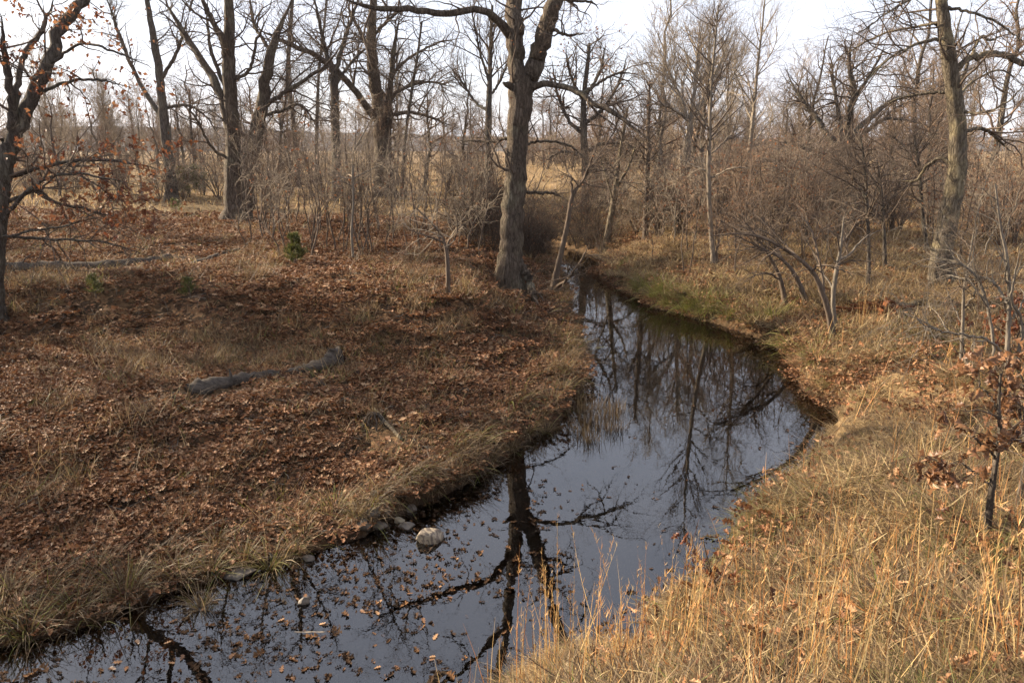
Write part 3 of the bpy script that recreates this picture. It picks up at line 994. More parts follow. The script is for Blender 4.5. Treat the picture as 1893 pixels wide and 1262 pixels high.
tree('sycamore_tree', 'pale vase-shaped sycamore rising behind the bank thicket', (1262, 395),
     [(1262, 395, 17), (1268, 320, 15), (1274, 250, 14), (1276, 215, 12)],
     [[(1274, 230, 8), (1262, 190, 7), (1240, 140, 5, .5), (1222, 100, 3, 1)], [(1275, 220, 9), (1285, 160, 8), (1290, 100, 6, .4), (1293, 60, 3, .6)],
      [(1275, 225, 8), (1300, 180, 7, .5), (1330, 120, 5, 1), (1345, 60, 3, 1.4)], [(1275, 225, 7), (1250, 205, 6, -.5), (1222, 190, 4, -.8), (1208, 150, 2, -1)]],
     M['pale'], M['twigp'], (110, 520, 1500), size=1.25, style=SYC, trunk_crown=0.6)
tree('sycamore_tree', 'slender straight pale sycamore growing from the lit bank', (1320, 490),
     [(1320, 490, 11), (1314, 420, 10), (1310, 330, 9), (1312, 240, 7), (1316, 150, 6), (1322, 80, 5), (1328, 10, 3)],
     [[(1311, 320, 4), (1270, 300, 3, .4), (1235, 285, 2, .7)], [(1311, 290, 4), (1350, 250, 3, .5), (1385, 220, 2, .8)], [(1312, 240, 4), (1280, 190, 3, -.4), (1262, 150, 2, -.7)],
      [(1314, 200, 4), (1345, 160, 3, -.3), (1365, 120, 2, -.5)], [(1312, 330, 4), (1360, 310, 3, -.5), (1410, 318, 2, -.8)], [(1316, 150, 3), (1295, 90, 2, .3), (1288, 50, 2, .5)]],
     M['pale'], M['twig'], (70, 300, 800), size=0.95, style=dict(ang=(30, 60), wig=0.10, up=0.06), trunk_crown=0.25)
tree('sycamore_tree', 'leaning white sycamore with a kinked stem', (1366, 430),
     [(1366, 430, 10), (1372, 340, 10), (1384, 290, 10), (1392, 220, 8), (1400, 130, 6), (1408, 60, 4), (1414, 0, 3)],
     [[(1386, 270, 4), (1420, 230, 3, .4), (1455, 200, 2, .7)], [(1384, 300, 5), (1420, 295, 4, -.4), (1465, 300, 2, -.6)], [(1394, 200, 4), (1365, 150, 3, .4), (1350, 110, 2, .6)],
      [(1400, 140, 3), (1430, 90, 2, .4), (1440, 50, 2, .6)]],
     M['pale'], M['twigp'], (60, 260, 700), size=0.95, style=dict(ang=(28, 55), wig=0.10, up=0.06), trunk_crown=0.25)
T, B, lv = tree('oak_tree', 'gnarled spreading oak with a short crooked trunk', (1530, 395),
                [(1530, 395, 28), (1538, 340, 26), (1548, 305, 28), (1556, 285, 24)],
                [[(1552, 300, 18), (1545, 270, 15), (1520, 235, 12, .5), (1495, 200, 10, .9), (1470, 165, 6, 1.3), (1450, 120, 4, 1.8)],
                 [(1556, 290, 18), (1568, 255, 15), (1572, 210, 13, -.4), (1578, 160, 11, -.8), (1570, 110, 8, -1), (1580, 50, 5, -1.4)],
                 [(1558, 285, 16), (1585, 240, 13, .4), (1612, 215, 12, .8), (1650, 185, 9, 1.3), (1700, 175, 6, 1.8), (1735, 160, 3, 2)],
                 [(1545, 300, 14), (1510, 285, 12, -.4), (1475, 268, 9, -.8), (1440, 262, 5, -1.2)],
                 [(1560, 285, 12), (1600, 245, 9, -.8), (1640, 220, 7, -1.2), (1690, 225, 4, -1.8)],
                 [(1556, 270, 10), (1552, 215, 9, .8), (1540, 150, 7, 1.2), (1535, 90, 4, 1.6)],
                 [(1574, 200, 8), (1600, 150, 7, -1.2), (1625, 110, 5, -1.5), (1640, 70, 3, -2)],
                 [(1520, 235, 7), (1490, 190, 6, 1.2), (1470, 190, 4, 1.4), (1440, 205, 2, 1.7)]],
                M['grey'], M['twig'], (150, 650, 1700), size=1.15, style=dict(ang=(35, 80), wig=0.26, up=0.02), trunk_crown=0.7, rmink=0.85)

# the weathered tree at the clearing edge
tree('weathered_tree', 'tall weathered trunk with one long arching bough', (1742, 528),
     [(1742, 528, 44), (1744, 460, 38), (1756, 400, 36), (1768, 320, 36), (1772, 240, 34), (1762, 160, 32), (1752, 90, 28), (1744, 30, 24), (1738, -40, 20)],
     [[(1770, 130, 12, 0), (1782, 112, 13), (1810, 102, 13, .3), (1850, 101, 13, .6), (1893, 118, 12, .9), (1950, 140, 10, 1.2)],
      [(1745, 40, 8), (1700, 48, 6, .4), (1640, 60, 5, .8), (1580, 90, 4, 1.2), (1540, 120, 2, 1.5)],
      [(1752, 70, 9), (1700, 80, 7, -.4), (1650, 105, 5, -.8), (1600, 150, 4, -1.1), (1560, 200, 2, -1.4)],
      [(1748, 15, 8), (1790, 22, 6, -.3), (1840, 40, 5, -.6), (1893, 80, 4, -.9)],
      [(1770, 165, 8), (1810, 72, 6, .6), (1830, 75, 6, .8), (1870, 60, 4, 1.2)],
      [(1764, 170, 8), (1720, 172, 7, .3), (1670, 180, 5, .6), (1610, 205, 3, .9)],
      [(1770, 200, 8), (1810, 210, 6, -.4), (1860, 190, 4, -.8), (1900, 150, 3, -1)],
      [(1772, 245, 9), (1810, 238, 8, .4), (1836, 250, 7, .7), (1880, 290, 4, 1)],
      [(1766, 310, 9), (1740, 292, 8, .3), (1715, 305, 7, .5), (1690, 335, 5, .7), (1650, 330, 3, 1)],
      [(1768, 180, 7), (1800, 150, 5, .7), (1850, 130, 4, 1), (1893, 160, 3, 1.3)],
      [(1740, -10, 8), (1690, -5, 6, -.5), (1640, 25, 4, -1), (1590, 60, 3, -1.5), (1560, 70, 2, -2)]],
     M['dead'], M['twig'], (110, 420, 1200), size=0.95, style=dict(ang=(35, 80), wig=0.2, up=0.0), trunk_crown=0.5, sides=18, flare=0.35)
for (b, tr, lab) in [((1606, 532), [(1606, 532, 9), (1606, 450, 8), (1602, 370, 7), (1598, 300, 5), (1590, 250, 3)], 'thin dark-barked tree just behind the rotten red log'),
                     ((1636, 503), [(1636, 503, 9), (1634, 430, 8), (1630, 360, 6), (1622, 300, 4)], 'thin grey tree a step behind the rotten red log'),
                     ((1715, 470), [(1715, 470, 9), (1706, 400, 8), (1700, 320, 6), (1690, 250, 4)], 'pale slim tree leaning by the weathered trunk')]:
    tree('bare_tree', lab, b, tr, [[(tr[2][0], tr[2][1], 4), (tr[2][0] - 30, tr[2][1] - 50, 3, .3), (tr[2][0] - 70, tr[2][1] - 80, 2, .5)]], M['grey'], M['twig'], (45, 190, 600), size=0.85, trunk_crown=0.25)

# saplings arching over the creek
ARCH = dict(ang=(20, 60), wig=0.18, up=0.0)
tree('arching_sapling', 'crooked sapling arching over the creek from the clearing', (1540, 634),
     [(1540, 634, 14), (1534, 590, 12), (1520, 540, 11), (1500, 500, 9), (1462, 468, 7), (1410, 440, 5), (1360, 432, 3), (1318, 436, 2)],
     [[(1528, 560, 6), (1505, 440, 5, .4), (1482, 400, 3, .6), (1470, 370, 2, .8)], [(1500, 500, 5), (1520, 490, 4, -.3), (1560, 500, 3, -.5), (1582, 516, 2, -.6)],
      [(1480, 480, 5), (1440, 440, 4, .5), (1400, 400, 3, .8), (1370, 380, 2, 1)]],
     M['twig'], M['twig'], (34, 110, 250), size=0.66, style=ARCH, trunk_crown=0.3, cat='sapling', sides=8)
tree('forked_sapling', 'grey upright sapling twinned with the arching one', (1546, 612),
     [(1546, 612, 10), (1540, 560, 9), (1545, 510, 9), (1552, 470, 7), (1556, 440, 5), (1560, 400, 3)],
     [[(1550, 480, 6), (1570, 470, 5, .3), (1600, 440, 3, .5), (1640, 420, 2, .7)], [(1544, 540, 4), (1520, 500, 3, .3), (1490, 440, 2, .5)]],
     M['shrub'], M['twig'], (26, 80, 180), size=0.6, trunk_crown=0.3, cat='sapling', sides=8)
tree('leaning_sapling', 'dark sapling leaning creekward over the shaded slope', (1494, 570),
     [(1494, 570, 12), (1480, 530, 10), (1464, 500, 8), (1440, 475, 6), (1400, 455, 4), (1350, 430, 2)],
     [[(1470, 510, 5), (1440, 470, 4, .4), (1420, 420, 3, .7)]], M['twig'], M['twig'], (28, 90, 220), size=0.7, style=ARCH, trunk_crown=0.3, cat='sapling', sides=8)
tree('leaning_sapling', 'second dark sapling leaning over the slope, closer to the water', (1452, 565),
     [(1452, 565, 11), (1446, 530, 10), (1436, 500, 8), (1420, 470, 6), (1400, 440, 4), (1370, 400, 2)],
     [[(1440, 515, 5), (1415, 505, 4, -.3), (1380, 515, 2, -.5)]], M['twig'], M['twig'], (28, 90, 220), size=0.7, style=ARCH, trunk_crown=0.3, cat='sapling', sides=8)

# grey multi-stemmed shrub and slim saplings at the grassy bank
tree('grey_shrub', 'pale multi-stemmed shrub on the grassy bank', (1858, 712),
     [(1858, 712, 9), (1862, 640, 9), (1866, 560, 8), (1862, 480, 7), (1850, 420, 5), (1840, 340, 4)],
     [[(1842, 705, 8), (1836, 640, 7, .1), (1826, 570, 7, .2), (1804, 510, 6, .3), (1770, 480, 5, .4), (1740, 440, 3, .5), (1728, 420, 2, .6)],
      [(1872, 700, 9), (1884, 640, 8), (1888, 590, 7), (1870, 555, 6, -.1), (1880, 490, 4, -.2), (1893, 430, 3, -.3)],
      [(1856, 660, 7), (1830, 630, 6, -.2), (1790, 620, 5, -.3), (1740, 612, 4, -.4), (1700, 590, 3, -.4), (1660, 580, 2, -.5)],
      [(1862, 560, 7), (1840, 525, 6, .2), (1810, 510, 5, .4), (1780, 505, 3, .6)], [(1866, 600, 5), (1900, 540, 4, .3), (1910, 480, 3, .4)],
      [(1740, 612, 4, -.4), (1705, 598, 3, -.6), (1690, 580, 2, -.7)]],
     M['shrub'], M['shrub'], (60, 200, 420), size=0.42, style=dict(ang=(30, 70), wig=0.18, up=0.02), trunk_crown=0.3, cat='shrub', sides=8)
tree('slim_sapling', 'slim two-legged sapling standing in short green-gold grass', (1774, 690),
     [(1774, 690, 7), (1778, 640, 8), (1780, 590, 7), (1782, 540, 6), (1790, 490, 4), (1800, 430, 3)],
     [[(1790, 728, 7, -.3), (1788, 680, 7, -.15), (1781, 640, 6)], [(1780, 600, 4), (1760, 560, 3, .2), (1745, 520, 2, .3)], [(1781, 570, 4), (1805, 540, 3, -.2), (1815, 500, 2, -.3)]],
     M['shrub'], M['twig'], (40, 160, 460), size=0.5, trunk_crown=0.4, cat='sapling', sides=8)

# brown-leaved oak saplings close to the camera
T, B, lv = tree('oak_sapling', 'oak sapling in large curled brown leaves beside the tall grass', (1822, 1020),
                [(1822, 1020, 15), (1830, 930, 14), (1838, 870, 12), (1848, 800, 10), (1846, 750, 8), (1850, 690, 5)],
                [[(1848, 830, 8), (1870, 815, 7, .1), (1893, 800, 5, .2)], [(1842, 850, 6), (1815, 820, 5, -.1), (1790, 800, 4, -.2)],
                 [(1847, 760, 5), (1820, 720, 4, .1), (1800, 700, 3, .2)], [(1834, 900, 5), (1800, 870, 4, .1), (1765, 850, 3, .15)]],
                M['grey'], M['twig'], (26, 60, 0), size=0.2, trunk_crown=0.4, cat='sapling', sides=10)
up_ = lambda c: c[:, 2] > B[2] + 0.42
hang_leaves(T, B, lv[0], 'leafb', 90, 0.105, sel=up_)
hang_leaves(T, B, lv[1], 'leafb', 90, 0.105, sel=up_)
T, B, lv = tree('oak_sapling', 'second brown-leaved oak sapling half out at the frame edge', (1880, 960),
                [(1880, 960, 15), (1893, 880, 13), (1905, 820, 11), (1908, 740, 8), (1900, 690, 5)],
                [[(1900, 830, 7), (1885, 760, 5, .1), (1872, 720, 4, .2)], [(1905, 780, 6), (1890, 700, 4, .1), (1880, 660, 3, .1)]],
                M['grey'], M['twig'], (22, 50, 0), size=0.22, trunk_crown=0.3, cat='sapling', sides=10)
hang_leaves(T, B, lv[1], 'leafb', 60, 0.11)
T, B, lv = tree('oak_sprout', 'rusty-leaved oak sprout behind the pale multi-stemmed shrub', (1868, 690),
                [(1868, 690, 5), (1866, 640, 5), (1862, 590, 4), (1855, 560, 3)],
                [[(1866, 640, 4), (1840, 600, 3, .3), (1810, 585, 2, .4)], [(1864, 610, 4), (1890, 580, 3, .2)], [(1866, 650, 3), (1880, 620, 3, -.1), (1895, 600, 2, -.1)]],
                M['twig'], M['twig'], (26, 60, 0), size=0.3, trunk_crown=0.3, cat='sapling', sides=6, Y=float(ground(1868, 705)[1]) + 0.7)
hang_leaves(T, B, lv[1], 'leaf', 90, 0.115)
T, B, lv = tree('oak_sprout', 'dark red oak sprout hanging over the near water edge', (1330, 1130),
                [(1330, 1130, 5), (1325, 1090, 4), (1310, 1040, 3), (1300, 1000, 3)],
                [[(1322, 1075, 3), (1350, 1040, 3, .1), (1375, 1010, 2, .15)], [(1318, 1060, 3), (1290, 1030, 2, -.1), (1278, 990, 2, -.1)]],
                M['twig'], M['twig'], (14, 30, 0), size=0.14, trunk_crown=0.3, cat='sapling', sides=6)
hang_leaves(T, B, lv[1], 'leaf', 26, 0.075)

# young sapling in front of the thicket and the pale thin one
tree('bare_sapling', 'crooked dark sapling alone in the leaf litter left of the forked oak'.replace(' left of', ' near'), (829, 548),
     [(829, 548, 9), (828, 505, 9), (826, 470, 8), (818, 440, 5), (800, 415, 4), (770, 385, 3)],
     [[(826, 475, 6), (830, 445, 5, .2), (850, 420, 3, .4), (880, 400, 2, .5)], [(822, 450, 4), (800, 440, 4, -.2), (770, 430, 3, -.4), (735, 415, 2, -.6)], [(828, 460, 4), (845, 430, 3, -.3), (840, 380, 2, -.5)]],
     M['twig'], M['twigp'], (24, 70, 150), size=0.55, trunk_crown=0.4, cat='sapling', sides=8)
tree('bare_sapling', 'tallest pale sapling of the thicket, wand-thin with a bent top', (653, 480),
     [(653, 480, 6), (650, 430, 5.5), (653, 380, 5), (652, 320, 4.5), (654, 280, 4), (666, 258, 3), (690, 215, 2)],
     [[(652, 330, 3), (690, 312, 2, .3), (720, 300, 1.5, .5)], [(652, 345, 3), (630, 335, 2, -.3), (600, 342, 1.5, -.5)], [(655, 275, 3), (668, 255, 2, .3), (640, 225, 1.5, .5)]],
     M['shrub'], M['twigp'], (24, 80, 200), size=0.5, trunk_crown=0.3, cat='sapling', sides=8, flare=0.1)


# ------------------------------------------------------------------ repeats: saplings, bushes, far trees (copied from a few models)
def model(name, kind, seed):
    """a plant grown at the origin; returns list of (part name, mesh)"""
    global rng, U, NOR
    old = rng
    rng = np.random.default_rng(seed)
    U, NOR = rng.uniform, rng.normal
    if kind == 'sapling':
        h = U(1.6, 3.0)
        p = np.zeros((1, 10, 3))
        p[0, :, 2] = np.linspace(-0.1, h, 10)
        p[0, :, :2] = np.cumsum(NOR(size=(10, 2)) * 0.05, 0)
        p[0, :, :2] -= p[0, 0, :2]
        r = np.linspace(0.022, 0.007, 10)[None]
        lv = crown_levels(p, r, 1.0, (9, 28, 60), 0.006, dict(ang=(25, 60), wig=0.16, up=0.05), (0.25, 1.0), ((0.5, 1.1), (0.25, 0.6), (0.12, 0.35)), (1, 1, 1))
        out = [('stem', tubes(p, r, 5))]
    elif kind == 'bush':
        k = 9
        p = np.zeros((k, 10, 3))
        az = U(0, 6.28, k)
        lean = U(0.05, 1.0, k)
        L = U(1.3, 2.6, k)
        t = np.linspace(0, 1, 10)
        th = lean[:, None] * (0.6 + 0.8 * t[None])
        st = L[:, None] / 9
        p[:, 1:, 2] = np.cumsum(np.cos(th) * st, 1)[:, 1:]
        rad = np.cumsum(np.sin(th) * st, 1)[:, 1:]
        p[:, 1:, 0] = rad * np.cos(az)[:, None]
        p[:, 1:, 1] = rad * np.sin(az)[:, None]
        p[:, 1:] += np.cumsum(NOR(size=(k, 9, 3)) * 0.03, 1)
        p[:, 0, 2] = -0.1
        r = np.repeat(np.linspace(0.02, 0.007, 10)[None], k, 0)
        lv = crown_levels(p, r, 1.0, (46, 170, 400), 0.0065, dict(ang=(35, 90), wig=0.3, up=0.0), (0.12, 1.0), ((0.5, 1.2), (0.3, 0.7), (0.12, 0.4)), (1, 1, 1))
        out = [('stem', tubes(p, r, 5))]
    else:
        h = U(8.5, 12)
        asc = kind == 'slim'
        p = np.zeros((1, 14, 3))
        p[0, :, 2] = np.linspace(-0.2, h, 14)
        p[0, :, :2] = np.cumsum(NOR(size=(14, 2)) * 0.14, 0)
        p[0, :, :2] -= p[0, 0, :2]
        r = np.linspace(0.19 if not asc else 0.11, 0.03, 14)[None] * U(0.8, 1.2)
        out = [('trunk', tubes(p, r, 7, 0.04))]
        st = dict(ang=(20, 45), wig=0.1, up=0.07) if asc else dict(ang=(35, 65), wig=0.2, up=0.06)
        q, s = spawn(p, r, 18 if not asc else 22, (2.2, 5.0) if not asc else (1.4, 3.2), t=(0.25, 0.98), n=9, rmin=0.02, lenfall=0.6, rfac=0.7, slim=0.022, **st)
        lv = [(q, s)] + crown_levels(q, s, 1.0, (95, 340, 700), 0.013, st, (0.2, 1.0), ((0.8, 2.0), (0.5, 1.3), (0.25, 0.8)), (1, 1, 1))
    V, F = merge([tubes(q, s, 4 if i == 0 else 3) for i, (q, s) in enumerate(lv)])
    out.append(('crown', (V, F)))
    res = [(nm, make_mesh(nm, V, F, None, None, True)) for nm, (V, F) in out]
    extra = lv
    rng = old
    U, NOR = rng.uniform, rng.normal
    return res, extra


def proto(name, kind, seed, m1, m2, leaves=0, lsize=0.08):
    parts, lv = model(name, kind, seed)
    o = bpy.data.objects.new(name, None)
    o.empty_display_size = 0.2
    col.objects.link(o)
    for nm, me in parts:
        me.materials.append(m1 if nm in ('stem', 'trunk') else m2)
        link(nm, me, o)
    if leaves:
        leaf_stuff(o, np.zeros(3), lv[-1], leaves, lsize)
    return o


class Placer:
    def __init__(self, protos):
        self.p = protos
        self.used = [False] * len(protos)
        self.k = 0

    def put(self, P, label, cat, group, s=1.0, name=None):
        i = self.k % len(self.p)
        self.k += 1
        o = self.p[i] if not self.used[i] else copy_tree(self.p[i])
        self.used[i] = True
        o.location = [float(c) for c in P]
        o.rotation_euler = (0, 0, float(U(0, 6.28)))
        o.scale = (s, s, s)
        tag(o, label, cat, group)
        return o


def clear_of_water(P, m=0.5):
    return water_sdf(P[0:1], P[1:2])[0] > m


sap = Placer([proto('thicket_sapling', 'sapling', 100 + k, M['twig'], M['twig'] if k % 2 else M['twigp'], 14 if k % 3 == 0 else 0) for k in range(7)])
for k in range(150):
    px, py = U(450, 930), 366 + 116 * U(0, 1) ** 1.25
    P = ground(px, py)
    if clear_of_water(P):
        sap.put(P, 'thin bare sapling in the thicket between the two large oaks', 'sapling', 'thicket saplings', U(0.75, 1.25))
sapr = Placer([proto('bank_sapling', 'sapling', 140 + k, M['shrub'] if k % 2 else M['twig'], M['twigp'] if k % 2 else M['twigr'], 20) for k in range(5)])
for k in range(64):
    px, py = U(1110, 1890), 385 + 130 * U(0, 1) ** 1.4
    P = ground(px, py)
    if clear_of_water(P, 1.0):
        sapr.put(P, 'thin bare sapling in the brown scrub beyond the bend', 'sapling', 'scrub saplings', U(0.8, 1.3))
bushm = [proto('bare_bush', 'bush', 200 + k, M['twig'], (M['twigr'], M['twigm'], M['twigp'])[k % 3], 120, 0.07) for k in range(6)]
bush = Placer(bushm)
for k in range(86):
    px, py = U(1085, 1900), 350 + 108 * U(0, 1) ** 1.25
    P = ground(px, py)
    if clear_of_water(P, 1.2) and P[1] > 19:
        bush.put(P, 'tangled brown bush in the scrub beyond the bend', 'bush', 'scrub bushes', U(0.7, 1.35))
for k in range(56):
    px, py = U(0, 930), 330 + 46 * U(0, 1)
    P = ground(px, py)
    if clear_of_water(P, 1.2):
        bush.put(P, 'twiggy grey bush behind the thicket, before the golden field', 'bush', 'bushes before the field', U(0.8, 1.5))
# dark brush heap behind the forked oak
brush = Placer([proto('brush_bush', 'bush', 260 + k, M['dark'], M['dark'], 60, 0.07) for k in range(3)])
for k in range(34):
    px, py = U(862, 1105), U(428, 482)
    P = ground(px, py)
    if clear_of_water(P, 0.3):
        brush.put(P, 'dark tangled bush in the brush behind the forked oak', 'bush', 'brush behind the forked oak', U(0.5, 0.95))

n = 0
while n < 34:
    P = on_ground(U(-1.6, 3.4), U(22.5, 31))
    if clear_of_water(P, 0.02) and (P[0] < 1.3 or P[1] > 27.5):
        brush.put(P, 'dark tangled bush in the brush behind the forked oak', 'bush', 'brush behind the forked oak', U(0.45, 0.85))
        n += 1
bgm = [proto('bare_tree', 'tree' if k % 3 else 'slim', 300 + k, M['pale'] if k % 3 == 0 else M['grey'], M['twigp'] if k % 3 == 0 else (M['twigm'], M['twigr'])[k % 2]) for k in range(8)]
bgt = Placer(bgm)
n = 0
while n < 40:
    y = U(36, 68)
    x = U(0.05, 0.78) * y
    if not clear_of_water(np.array([x, y]), 2):
        continue
    bgt.put(on_ground(x, y), 'bare tree in the wood beyond the scrub', 'tree', 'bare trees beyond the scrub', U(0.65, 1.0))
    n += 1
for k in range(24):
    y = U(44, 62)
    bgt.put(on_ground(U(-0.78, -0.02) * y, y), 'bare tree at the near edge of the golden field', 'tree', 'bare trees by the field', U(0.55, 0.9))
for k in range(70):
    y = U(108, 135)
    bgt.put(on_ground(U(-0.85, 0.5) * y, y), 'bare tree along the far side of the golden field', 'tree', 'bare trees across the field', U(0.7, 1.1))

for k in range(60):
    y = U(98, 110)
    bush.put(on_ground(U(-0.85, 0.45) * y, y), 'grey scrub bush across the golden field', 'bush', 'scrub across the field', U(1.6, 2.6))
for k in range(46):
    y = U(64, 98)
    bush.put(on_ground(U(0.0, 0.6) * y, y), 'grey scrub bush in the pale field past the bend', 'bush', 'scrub across the field', U(1.3, 2.2))
for k in range(34):
    y = U(60, 100)
    bgt.put(on_ground(U(-0.85, -0.28) * y, y), 'slim bare tree standing out in the golden field', 'tree', 'bare trees in the field', U(0.5, 0.8))
# oaks further up the bank, beyond the frame edge: their crowns shade the leaf bank
shm = [proto('oak_tree', 'tree', 500 + k, M['grey'], M['twig'], 1500, 0.13) for k in range(3)]
sht = Placer(shm)
for x, y, s in [(-14.5, 15, .72), (-17, 19.5, .85), (-20, 13.5, .85), (-24, 22, 1.0), (-13.5, 10.5, .55), (-22, 27.5, .9), (-28, 17, 1.0), (-17.5, 9, .7), (-30, 27, 1.05), (-12, 6.5, .5)]:
    sht.put(on_ground(x, y), 'bare oak with a few clinging leaves, up the bank beyond the leaning oak', 'tree', 'oaks up the bank', s)

# far wood: one mass of stems and twigs
parts = []
for k in range(4):
    (a, b), _ = model('w', 'tree', 400 + k)
    # lighter version
    me = b[1]
    v = np.empty(len(me.vertices) * 3, np.float32)
    me.vertices.foreach_get('co', v)
    f = np.empty(len(me.polygons) * 4, np.int32)
    me.loops.foreach_get('vertex_index', f)
    v = v.reshape(-1, 3)
    f = f.reshape(-1, 4)
    nv = 18 * 9 * 4
    # keep limbs and every second twig block
    parts.append((v, f))
me_w = []
far_o = []
wood_parts = []
for k in range(80):
    v, f = parts[k % 4]
    y = U(140, 260)
    x = U(-0.9, 0.85) * y
    a = U(0, 6.28)
    s = U(0.7, 1.15) * (1.15 if y > 200 else 1)
    sub = f[:3200]
    c, sn = math.cos(a), math.sin(a)
    vv = v @ np.array([[c, sn, 0], [-sn, c, 0], [0, 0, 1]]) * s * np.array([1.35, 1.35, 1.0])
    vv = vv + np.array([x, y, 1.6])
    mx_ = sub.max() + 1
    wood_parts.append((vv[:mx_], sub))
V, F = merge(wood_parts)
o = link('far_woods', make_mesh('far_woods', V, F, M['twigr'], None, True))
tag(o, 'grey-brown mass of bare woods far beyond the field', 'woods', kind='stuff')


# ------------------------------------------------------------------ ground cover
def ysample(n, y0, y1, k):
    u = rng.random(n)
    return (u * (y1 ** (1 - k) - y0 ** (1 - k)) + y0 ** (1 - k)) ** (1 / (1 - k))


def cover(n, y0, y1, k, x0=-1.0, x1=1.0):
    y = ysample(n, y0, y1, k)
    x = U(x0, x1, n) * (0.74 * y + 1.2)
    return x, y


x, y = cover(100000, 4.0, 48, 0.6)
d = water_sdf(x, y)
Lp = leftness(x, y)
clump = fbm(x * 0.9, y * 0.9, 3)
pr = np.where(Lp > 0.5, 0.30 + 0.9 * S((clump - 0.3) / 0.35), np.where(y > 11, 0.55 * clump + 0.1, 0.6 * S((clump - 0.36) / 0.2)))
pr = np.where((Lp < 0.5) & (y > 11) & (d < 2.0), 0.85, pr)
pr = np.where(d < 0, np.where((y < 7.6 + 0.3 * x) & (x < 0.4), 0.85 * S((fbm(x * 1.3, y * 1.3, 3) - 0.3) / 0.3), np.where(d > -0.5, 0.35, 0.05)), pr)
keep = rng.random(len(x)) < pr
x, y, d = x[keep], y[keep], d[keep]
ex, ey = U(-8, 0.6, 15000), U(3.6, 8.6, 15000)
ed = water_sdf(ex, ey)
kk = (ed < 0) & (rng.random(15000) < 0.25 + 1.1 * S((fbm(ex * 1.1 + 4, ey * 1.1, 4) - 0.42) / 0.2) * S((7.9 + 0.3 * ex - ey) / 1.2 + 0.2))
x, y, d = np.r_[x, ex[kk]], np.r_[y, ey[kk]], np.r_[d, ed[kk]]
z = height(x, y, d)
sz = 0.072 * np.exp(NOR(size=len(x)) * 0.32) * (1 + np.clip(y - 8, 0, 40) / 45)
pos = np.stack([x, y, z + 0.012 + 0.02 * rng.random(len(x))], 1)
tilt = np.abs(NOR(size=len(x))) * np.where(d < 0, 0.06, 0.42)
sz = np.where(d < 0, sz * 0.8, sz)
wet = d < 0.03
pos[wet, 2] = np.maximum(pos[wet, 2] - 0.01, -0.03 + 0.036 * rng.random(int(wet.sum())))
near = y < 8.6
for nm, msk, simple in (('leaf_litter', near & ~wet, False), ('leaf_litter', ~near & ~wet, True), ('wet_leaves', wet, False)):
    V, F, rn = scatter_leaves(pos[msk], sz[msk], tilt[msk], simple)
    o = link(nm, make_mesh(nm, V, F, M['wet'] if nm == 'wet_leaves' else M['litter'], {'rnd': rn}))
    tag(o, 'dark sodden oak leaves lying in the shallows' if nm == 'wet_leaves' else 'curled brown oak leaves carpeting the bank' + (' close to the water' if not simple else ' up to the thicket' if nm != 'wet_leaves' else ''), 'leaf litter', kind='stuff')


# small sticks lying in the litter
x, y = cover(2600, 5, 26, 0.6, -1.0, 0.9)
d = water_sdf(x, y)
k = d > 0.05
x, y = x[k], y[k]
n = len(x)
az = U(0, 6.283, n)
L_ = U(0.1, 0.55, n)
pp = np.empty((n, 4, 3))
for j in range(4):
    qx, qy = x + np.cos(az) * L_ * j / 3 + NOR(size=n) * 0.01, y + np.sin(az) * L_ * j / 3 + NOR(size=n) * 0.01
    pp[:, j] = np.stack([qx, qy, height(qx, qy) + 0.02 + 0.015 * rng.random(n)], 1)
V, F = tubes(pp, U(0.003, 0.008, n)[:, None] * np.array([[1, .9, .8, .5]]), 4)
o = link('twig_litter', make_mesh('twig_litter', V, F, M['shrub'], None, True))
tag(o, 'small dead sticks scattered over the leafy ground', 'twigs', kind='stuff')


def blades(base, h, az, lean, curve, width, nseg=3):
    n = len(h)
    pts = np.empty((n, nseg + 1, 3))
    pts[:, 0] = base
    cur = base.copy()
    for j in range(nseg):
        th = lean + curve * (j + 0.5) / nseg
        dr = np.stack([np.sin(th) * np.cos(az), np.sin(th) * np.sin(az), np.cos(th)], 1)
        cur = cur + dr * (h / nseg)[:, None]
        pts[:, j + 1] = cur
    tw = az + math.pi / 2 + NOR(size=n) * 0.6
    side = np.stack([np.cos(tw), np.sin(tw), NOR(size=n) * 0.25], 1)
    t = np.linspace(0, 1, nseg + 1)
    w = width[:, None] * (1 - t[None] ** 2 * 0.9)
    V = np.stack([pts - side[:, None] * w[..., None] * 0.5, pts + side[:, None] * w[..., None] * 0.5], 2)
    k = nseg + 1
    i = np.arange(nseg)[:, None] * 2 + np.array([0, 1, 3, 2])[None]
    F = (i[None] + (np.arange(n) * k * 2)[:, None, None]).reshape(-1, 4)
    return V.reshape(-1, 3), F, k * 2


def grass(name, label, x, y, h, lean, curve, width, rnd, green, nseg=3, mat='grass', az=None, cat='grass', zoff=0.0):
    z = height(x, y) - 0.01 + zoff
    n = len(x)
    az = U(0, 6.283, n) if az is None else az
    V, F, k = blades(np.stack([x, y, z], 1), h, az, lean, curve, width, nseg)
    o = link(name, make_mesh(name, V, F, M[mat], {'rnd': np.repeat(rnd, k), 'green': np.repeat(green, k)}))
    return tag(o, label, cat, kind='stuff')


